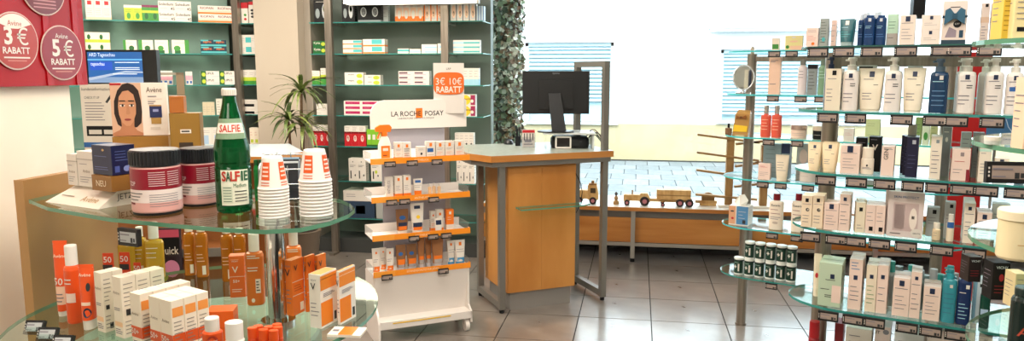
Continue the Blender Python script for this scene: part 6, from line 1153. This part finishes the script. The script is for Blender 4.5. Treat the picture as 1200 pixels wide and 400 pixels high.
def carton_block(xf, yt_, h, wpx, dpx, nx, ny, ang, sp, sd, desc, grp, cnt=None):
    P = atz(xf, yt_, LZ[1] + h); fr = Frame(P[:2], ang); w = wpx * fr.ku(P); e = .01; p2 = px((P.x + fr.n.x * e, P.y + fr.n.y * e, P.z)); d = dpx * e / abs(p2[0] - px(P)[0]); src = None
    for j in range(ny):
        for i in range(nx):
            if cnt and (i, j) in cnt: continue
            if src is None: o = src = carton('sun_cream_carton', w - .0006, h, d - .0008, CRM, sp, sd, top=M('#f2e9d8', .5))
            else:
                o = src.copy(); COL.objects.link(o)
                for ch in src.children: c2_ = ch.copy(); COL.objects.link(c2_); c2_.parent = o
            c = Vector((P.x, P.y)) + fr.u * (w * (i + .5)) + fr.n * (d * (j + .5)); o.location = (c.x, c.y, LZ[1] + .0005); o.rotation_euler = (0, 0, fr.a)
            tag(o, desc + ', ' + ('front', 'second', 'third', 'rear')[j] + (' left' if nx > 1 and i == 0 else ' right' if nx > 1 else ''), 'carton', grp, lw)
carton_block(109, 319, .145, 9, 13, 1, 2, -23, ca, sdA, 'tall cream carton beside navy seal tube', 'tall cream cartons')
carton_block(130, 324, .145, 10.5, 18, 1, 3, -23, ca, sdA, 'tall cream carton in middle row', 'tall cream cartons')
carton_block(151, 343, .13, 12, 16, 1, 4, -23, cb, sdB, 'orange banded carton in single row', 'orange banded cartons')
carton_block(173, 347, .13, 13, 15.5, 2, 3, -23, cb, sdB, 'orange banded carton in double row', 'orange banded cartons')
for i, (x0, x1, yt_) in enumerate(((124.5, 137, 298), (144, 156, 297), (160, 168, 309))):
    st(carton, 'promo_card', x0, x1, yt_, 364, 10, .004, 'orange promotion card behind cream cartons, ' + ('left', 'middle', 'right')[i], 'card', dict(base=M('#d9441e', .45), sp=[('tx', '50', 0, .84, .1, WHITE), ('band', .70, .80, DARK, -.5, .4)], side=[]), grp='promotion cards')
for i, (x0, x1, yt_, yb) in enumerate(((139, 158, 275, 330), (157, 172, 268, 326), (170, 192, 263, 328))):
    st(bottle, 'oil_bottle', x0, x1, yt_, yb, 20, .035, 'yellow oil bottle with white cap, ' + ('left', 'middle', 'right')[i], 'bottle', dict(base=YOIL, cap=M('#f1ece2', .35), caph=.17 if i < 2 else .26, capw=.55, exp=3, sp=[('ln', 3, .35, .6, CRM), ('band', .12, .24, CRM, -.1, .3)]), grp='yellow oil bottles')
ab = [('ln', 1, .62, .65, G['peach']), ('band', .06, .24, CRM, .05, .35), ('ln', 3, .3, .5, G['peach'])]
for i, (x0, x1, yt_, yb) in enumerate(((216, 229.5, 268, 324), (230, 244, 268, 326), (260, 274, 270, 331), (275, 289, 270, 333))):
    st(bottle, 'amber_bottle', x0, x1, yt_, yb, 22, .035, 'amber body oil bottle, %s of four' % ('first', 'second', 'third', 'fourth')[i], 'bottle', dict(base=AMB, cap=M('#f3e6d2', .35), caph=.07, capw=.7, exp=3.5, sp=ab), grp='amber oil bottles')
vy = [('tx', 'VICHY', -.1, .86, .035, CRM), ('tx', 'V', -.1, .60, .15, CRM), ('ln', 1, .9, .93, M('#ffb27a', .5)), ('tx', '50+', -.05, .36, .07, CRM), ('band', .5, .51, CRM), ('ln', 2, .12, .22, CRM)]
st(carton, 'sun_cream_carton', 270, 288, 301, 349, 22, .035, 'orange carton left of the pole', 'carton', dict(base=M('#e06a22', .45), sp=vy))
st(bottle, 'sun_spray_bottle', 289, 310, 277, 359, 22, .045, 'orange spray bottle with frosted cap by the pole', 'bottle', dict(base=M('#df7424', .35), cap=M('#ece3d6', .35), caph=.24, capw=.6, exp=3.5, neck=.02, sp=[('ln', 2, .66, .72, CRM), ('ln', 2, .48, .56, CRM), ('band', .18, .38, CRM, .06, .34), ('ln', 4, .2, .36, DARK, .1, .3), ('ov', -.1, .08, .1, .03, CRM)]))
st(bottle, 'sun_spray_bottle', 336, 354, 272, 345, 20, .045, 'orange spray bottle right of the pole', 'bottle', dict(base=M('#df7424', .35), cap=M('#ece3d6', .35), caph=.24, capw=.6, exp=3.5, neck=.02, sp=[('ln', 2, .66, .72, CRM)]))
vbx = [('tx', 'VICHY', -.05, .88, .03, INK), ('tx', 'V', -.1, .72, .12, DARK), ('ln', 4, .2, .5, INK)]; vsd = [('band', .70, .97, M('#ea8a2e', .45)), ('band', .04, .48, M('#ee8420', .45), -.5, .2), ('band', .54, .55, CRM), ('band', .90, .91, CRM), ('ln', 3, .56, .64, INK), ('band', .06, .22, DARK, .28, .42)]
vbo = [('tx', 'V', -.2, .80, .10, DARK), ('band', .35, .36, CRM), ('band', .6, .61, CRM), ('band', .05, .2, CRM, .1, .4), ('ln', 3, .42, .55, M('#b5541a', .5))]
VO = M('#e8741e', .45)
def vbox(xl, xm, xr, yt_, yb, desc, front, side, base):
    """carton seen on its corner: front face xl..xm, right side xm..xr"""
    P = atz(xl, yb, LZ[1]); ang = -12; fr = Frame(P[:2], ang); w = (xm - xl) * fr.ku(P); e = .01; p2 = px((P.x + fr.n.x * e, P.y + fr.n.y * e, P.z)); d = (xr - xm) * e / abs(p2[0] - px(P)[0]); h = (yb - yt_) * fr.kz(P)
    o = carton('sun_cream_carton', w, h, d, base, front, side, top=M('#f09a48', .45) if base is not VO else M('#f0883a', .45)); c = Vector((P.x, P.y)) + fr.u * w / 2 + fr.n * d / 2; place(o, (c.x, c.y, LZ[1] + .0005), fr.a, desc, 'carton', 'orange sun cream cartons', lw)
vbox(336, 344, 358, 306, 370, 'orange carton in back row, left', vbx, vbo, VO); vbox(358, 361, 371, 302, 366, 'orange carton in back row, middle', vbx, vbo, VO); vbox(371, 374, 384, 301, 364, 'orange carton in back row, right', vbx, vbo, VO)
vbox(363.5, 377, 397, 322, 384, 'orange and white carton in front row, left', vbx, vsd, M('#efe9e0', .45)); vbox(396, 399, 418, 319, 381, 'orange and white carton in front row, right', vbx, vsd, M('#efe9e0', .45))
st(carton, 'sun_cream_carton', 243, 275, 366, 402, 18, .05, 'flat orange carton at the front', 'carton', dict(base=M('#e2621c', .4), sp=[('band', .45, .47, M('#c94f12', .5))]))
st(bottle, 'roll_on_bottle', 236, 260, 376, 425, 16, .035, 'orange bottle with rounded white cap', 'bottle', dict(base=OR2, cap=WHITE, caph=.30, capw=.72, neck=.0, sp=[('ov', .1, .5, .26, .12, M('#c23c2a', .45)), ('tx', 'sensat', .1, .47, .06, CRM)]))
st(bottle, 'roll_on_bottle', 263, 285, 381, 428, 16, .035, 'white rounded sun stick', 'bottle', dict(base=M('#efe9e0', .4), cap=M('#f3eee6', .4), caph=.42, capw=.96, exp=3, neck=.0, sp=[('tx', 'Sunstick', 0, .42, .07, DARK)]))
for i, (x, y) in enumerate(((296, 386), (309, 388), (321, 389), (303, 383.5), (315, 384.5), (326, 385), (325, 381.5))):
    st(bottle, 'lip_care_stick', x - 5.8, x + 5.8, y, y + 30, 16, .016, 'orange lip care stick, %s of seven' % ('first', 'second', 'third', 'fourth', 'fifth', 'sixth', 'seventh')[i], 'stick', dict(base=M('#d9481a', .35), cap=M('#e8561c', .35), caph=.4, capw=.98, neck=.0), grp='orange lip care sticks')
P = atz(407, 391, LZ[1]); b = MB(); b.box(-.04, .04, -.028, .028, 0, .006, M('#f1e9da', .5)); o = b.build('leaflet_pack'); b = MB(); b.quad(lambda x, z: (x, z, .0066), -.015, .02, -.027, .027, ORANGE); b.quad(lambda x, z: (x, z, .0068), -.035, -.02, -.006, .006, INK); b.build('printed_label', o); place(o, P, R(4), 'white leaflet pack with orange stripe at the front right', 'leaflet')
# bright snack bags hanging behind the lower tier
def bag(xl, xr, yt_, yb, Y, base, prints, desc):
    fr = Frame(aty((xl + xr) / 2, yb, Y)[:2], 18); P = fr.on((xl + xr) / 2, yb, 0); w = (xr - xl) * fr.ku(P); h = (yb - yt_) * fr.kz(P)
    b = MB(); b.loft([(w * .5, .003, 0, 4), (w * .48, .018, h * .15, 3), (w * .47, .026, h * .5, 2.6), (w * .48, .016, h * .86, 3), (w * .5, .003, h, 4)], base, 20); o = b.build('snack_bag')
    p = MB(); do_print(p, off(lambda x, z, q: (x, -.03 - q, z)), w, h, prints); p.build('printed_label', o); place(o, P, fr.a, desc, 'bag', 'snack bags'); return P
tray_z = 1.0
bag(127, 140, 256, 322, 2.32, M('#2a3a1c', .35), [('ov', 0, .75, .35, .14, M('#9cb82c', .4)), ('ov', 0, .45, .4, .18, G['yellow']), ('band', .05, .2, G['green'], -.4, .4)], 'green and yellow snack bag beside the panel')
bag(190, 216, 268, 330, 2.32, M('#2a1a22', .35), [('band', .86, 1, M('#c9506a', .4)), ('band', .6, .84, BLACK), ('tx', 'Quick', 0, .52, .14, WHITE), ('ov', .1, .28, .35, .16, M('#d98ab0', .4)), ('ov', -.25, .15, .18, .1, M('#8aa03a', .4))], 'black and pink snack bag behind the oil bottles')
b = MB(); b.box(-.36, .30, -.02, .20, -.02, 0, M('#7a4a22', .4)); b.box(-.36, .30, .18, .20, 0, .22, M('#8a552a', .4)); b.box(-.34, .28, .0, .18, -.93, -.02, M('#6e4220', .5)); o = b.build('snack_rack'); P = aty(168, 329, 2.34); o.location = (P.x, P.y, .95); o.rotation_euler = (0, 0, R(18)); b = MB(); b.box(-.36, .30, -.022, -.018, -.02, .012, GREYMET); b.build('front_lip', o); tag(o, 'brown wooden snack rack behind the lower tier', 'rack')

# ================================================================== TOYS ON THE BENCH
def wheel(b, x, z, r, t, y, m, hub=None):
    b.rod((x, y - t / 2, z), (x, y + t / 2, z), r, m, 18); b.rod((x, y - t / 2 - .003, z), (x, y + t / 2 + .003, z), r * .5, hub or TOYWOOD, 12)
ZB = zb + .001; BLKW = M('#2a2022', .5); HUB = M('#b5717a', .5)
def toy(name, x, ybase, label, dep=.12):
    P = aty(x, ybase, 6.15 + dep); return empty(name, (P.x, P.y, ZB), 0), (6.15 + dep) / math.cos(YAW) / CAM_F
tr, k = toy('toy_tractor', 747, 238, ''); b = MB(); b.box(-15 * k, 2 * k, -.03, .03, 5 * k, 12 * k, TOYWOOD); b.box(-16 * k, -10 * k, -.022, .022, 4 * k, 11.5 * k, TOYWOOD); b.build('bonnet', tr)
b = MB(); b.prism([(2 * k, 4 * k), (14 * k, 4 * k), (14 * k, 9 * k), (11 * k, 14 * k), (4 * k, 14 * k), (2 * k, 11 * k)], -.035, .035, TOYWOOD, axis='y'); b.build('mudguard', tr)
b = MB(); b.rod((-6 * k, 0, 12 * k), (-6 * k, 0, 17 * k), .006, TOYDARK, 8); b.build('exhaust', tr)
for x, r in ((8, 5.3), (-12, 3.2)):
    for s in (-1, 1): b = MB(); wheel(b, x * k, r * k, r * k, .022, s * .045, BLKW, HUB); b.build('wheel', tr)
tag(tr, 'wooden toy tractor on the window bench', 'toy')
tl_, k = toy('toy_trailer', 789, 239, ''); b = MB(); b.box(-19 * k, 19 * k, -.05, .05, 8 * k, 19 * k, TOYWOOD); b.box(-19 * k, 19 * k, -.052, .052, 12.5 * k, 13.5 * k, TOYDARK); b.build('load_box', tl_); b = MB(); b.box(-28 * k, 18 * k, -.02, .02, 4.5 * k, 8 * k, TOYWOOD); b.build('chassis', tl_)
for x in (7, 17.5, -12):
    for s in (-1, 1): b = MB(); wheel(b, x * k, 4.5 * k if x > 0 else 2.2 * k, 4.5 * k if x > 0 else 2.2 * k, .022, s * .05, BLKW, HUB); b.build('wheel', tl_)
tag(tl_, 'wooden toy trailer behind the toy tractor', 'toy')
tk, k = toy('toy_truck', 693, 236, ''); b = MB(); b.prism([(-4 * k, 5 * k), (8 * k, 5 * k), (8 * k, 12 * k), (6 * k, 22 * k), (-4 * k, 22 * k)], -.04, .04, TOYWOOD, axis='y'); b.build('cab', tk); b = MB(); b.quad(plane(-.041), -1 * k, 5 * k, 13 * k, 19 * k, M('#4a3a2a', .3)); b.build('window', tk); b = MB(); b.box(-3 * k, 6 * k, -.03, .03, 22 * k, 24 * k, TOYDARK); b.box(0, 3 * k, -.02, .02, 24 * k, 27 * k, TOYDARK); b.build('roof_rack', tk); b = MB(); b.box(-34 * k, -4 * k, -.04, .04, 6 * k, 16 * k, TOYWOOD); b.build('load_box', tk)
for x in (2, -14, -28):
    for s in (-1, 1): b = MB(); wheel(b, x * k, 4.2 * k, 4.2 * k, .022, s * .045, BLKW, HUB); b.build('wheel', tk)
tag(tk, 'wooden toy truck cab behind the counter frame', 'toy')
fg, k = toy('toy_figure', 722, 237, ''); b = MB(); b.loft([(3.5 * k, 3.5 * k, 0), (3.5 * k, 3.5 * k, 3 * k), (1.5 * k, 1.5 * k, 5 * k), (2.8 * k, 2.8 * k, 7 * k), (1.2 * k, 1.2 * k, 10 * k)], TOYDARK, 14); b.build('body', fg); b = MB(); b.loft([(.5 * k, .5 * k, 10 * k), (1.8 * k, 1.8 * k, 11.5 * k), (1.8 * k, 1.8 * k, 13 * k), (.5 * k, .5 * k, 14.5 * k)], M('#3a3430', .5), 12); b.build('head', fg); tag(fg, 'small turned wooden figure left of the toy tractor', 'toy')
dc, k = toy('wooden_disc', 829.5, 238, '', .2); b = MB(); b.rod((0, -.012, 7.5 * k), (0, .012, 7.5 * k), 7.3 * k, TOYDARK, 24); b.build('disc', dc); b = MB(); b.box(-14 * k, 10 * k, -.018, .018, 2.5 * k, 5.5 * k, TOYWOOD); b.box(-9 * k, 9 * k, -.03, .03, 0, 2.5 * k, TOYWOOD); b.build('cradle', dc); tag(dc, 'round wooden disc on a cradle right of the toy trailer', 'toy')
mr_, k = toy('marble_run', 870, 236, '', .18)
for x in (-15.5, 22):
    b = MB(); b.box((x - 4) * k, (x + 4) * k, -.03, .03, 0, (84 if x < 0 else 70) * k, TOYDARK); b.build('post', mr_)
for i, (xa, za, xb, zb2) in enumerate(((-52, 80, 15, 72), (-10, 70, 50, 78), (-52, 60, 15, 52), (-10, 45, 50, 56), (-52, 40, 15, 32), (-10, 22, 60, 32), (-52, 12, 15, 8))):
    b = MB(); b.add([(xa * k, -.05, za * k), (xb * k, -.05, zb2 * k), (xb * k, .0, zb2 * k), (xa * k, .0, za * k), (xa * k, -.05, (za + 2.2) * k), (xb * k, -.05, (zb2 + 2.2) * k), (xb * k, .0, (zb2 + 2.2) * k), (xa * k, .0, (za + 2.2) * k)], [(3, 2, 1, 0), (4, 5, 6, 7), (0, 1, 5, 4), (1, 2, 6, 5), (2, 3, 7, 6), (3, 0, 4, 7)], TOYDARK); b.build('ramp', mr_)
b = MB(); b.box(-26 * k, 32 * k, -.06, .06, 0, 2 * k, M('#e9e4da', .5)); b.build('base', mr_); tag(mr_, 'wooden marble run with sloping ramps at the window', 'toy')

# ================================================================== PLANT BY THE PILLAR
P = aty(350, 176, 5.50); pl = empty('potted_plant', (P.x, P.y, 0)); b = MB(); b.loft([(.11, .11, 0), (.15, .15, .30), (.155, .155, .32)], M('#6a5a4a', .6), 24); b.build('pot', pl); b = MB(); b.loft([(.14, .14, .30), (.12, .12, .335)], M('#2d2219', .9), 20); b.build('soil', pl)
heads = [(.04, 0, 1.42), (-.06, -.04, 1.20), (.03, .03, 1.14)]
for hx, hy, hz in heads: b = MB(); b.path([(hx * .2, hy * .2, .32), (hx * .6, hy * .5, hz * .5), (hx, hy, hz)], .012, M('#6b5138', .7), 8); b.build('stem', pl)
b = MB(); n = 7; vs = []; fs_ = []
for i in range(n + 1):
    t = i / n; wv_ = .016 * math.sin(math.pi * min(1, .12 + t * .88)) + .001; x = .34 * t; z = .16 * t - .30 * t * t
    vs += [(x, -wv_, z + .004), (x, 0, z), (x, wv_, z + .004)]
for i in range(n):
    for j in (0, 1): fs_.append((3 * i + j, 3 * i + 3 + j, 3 * i + 4 + j, 3 * i + 1 + j))
LM = [noise_mat('leaf_%d' % i, a_, c_, (30, 30, 30), .4, 0, 2) for i, (a_, c_) in enumerate((('#3f5226', '#6a7a3a'), ('#56682e', '#8a9450'), ('#2f4220', '#4f6230')))]
lms = []
for m in LM: b = MB(); b.add(vs, fs_, m, True); lms.append(b.mesh('leaf'))
rs = random.Random(5)
for hi, (hx, hy, hz) in enumerate(heads):
    for i in range(27):
        a_ = 2 * math.pi * (i * .382) + hi; el_ = R(60 - 80 * rs.random()); s = .55 + .35 * rs.random()
        mesh_child(lms[rs.randrange(3)], 'leaf', pl, (hx, hy, hz + .02 * rs.random()), (0, -el_, a_), (s, s * 1.2, s))
tag(pl, 'long leaved green dracaena plant in front of the beige pillar', 'plant')

# ================================================================== LABELS: make every one single out one thing
ORD = ['leftmost', 'second from left', 'third from left', 'fourth from left', 'fifth from left', 'sixth from left', 'seventh from left', 'eighth from left', 'ninth from left', 'tenth from left', 'eleventh from left', 'twelfth from left']
bpy.context.view_layer.update()
from collections import defaultdict
by = defaultdict(list)
for r in REG:
    r.append((r[1] + ((' ' if r[1].split()[-1] not in ('',) else '') + r[2] if r[2] else '')).strip()); by[r[4]].append(r)
for lab, lst in by.items():
    if len(lst) > 1: lst.sort(key=lambda r: px(r[0].matrix_world.translation)[0])
    for i, r in enumerate(lst):
        t = lab if len(lst) == 1 else (lab + ', ' + ORD[i])
        r[0]['label'] = t
        if r[3]: r[0]['group'] = r[3]
        if not 4 <= len(t.split()) <= 16: print('LABEL LENGTH', len(t.split()), t)
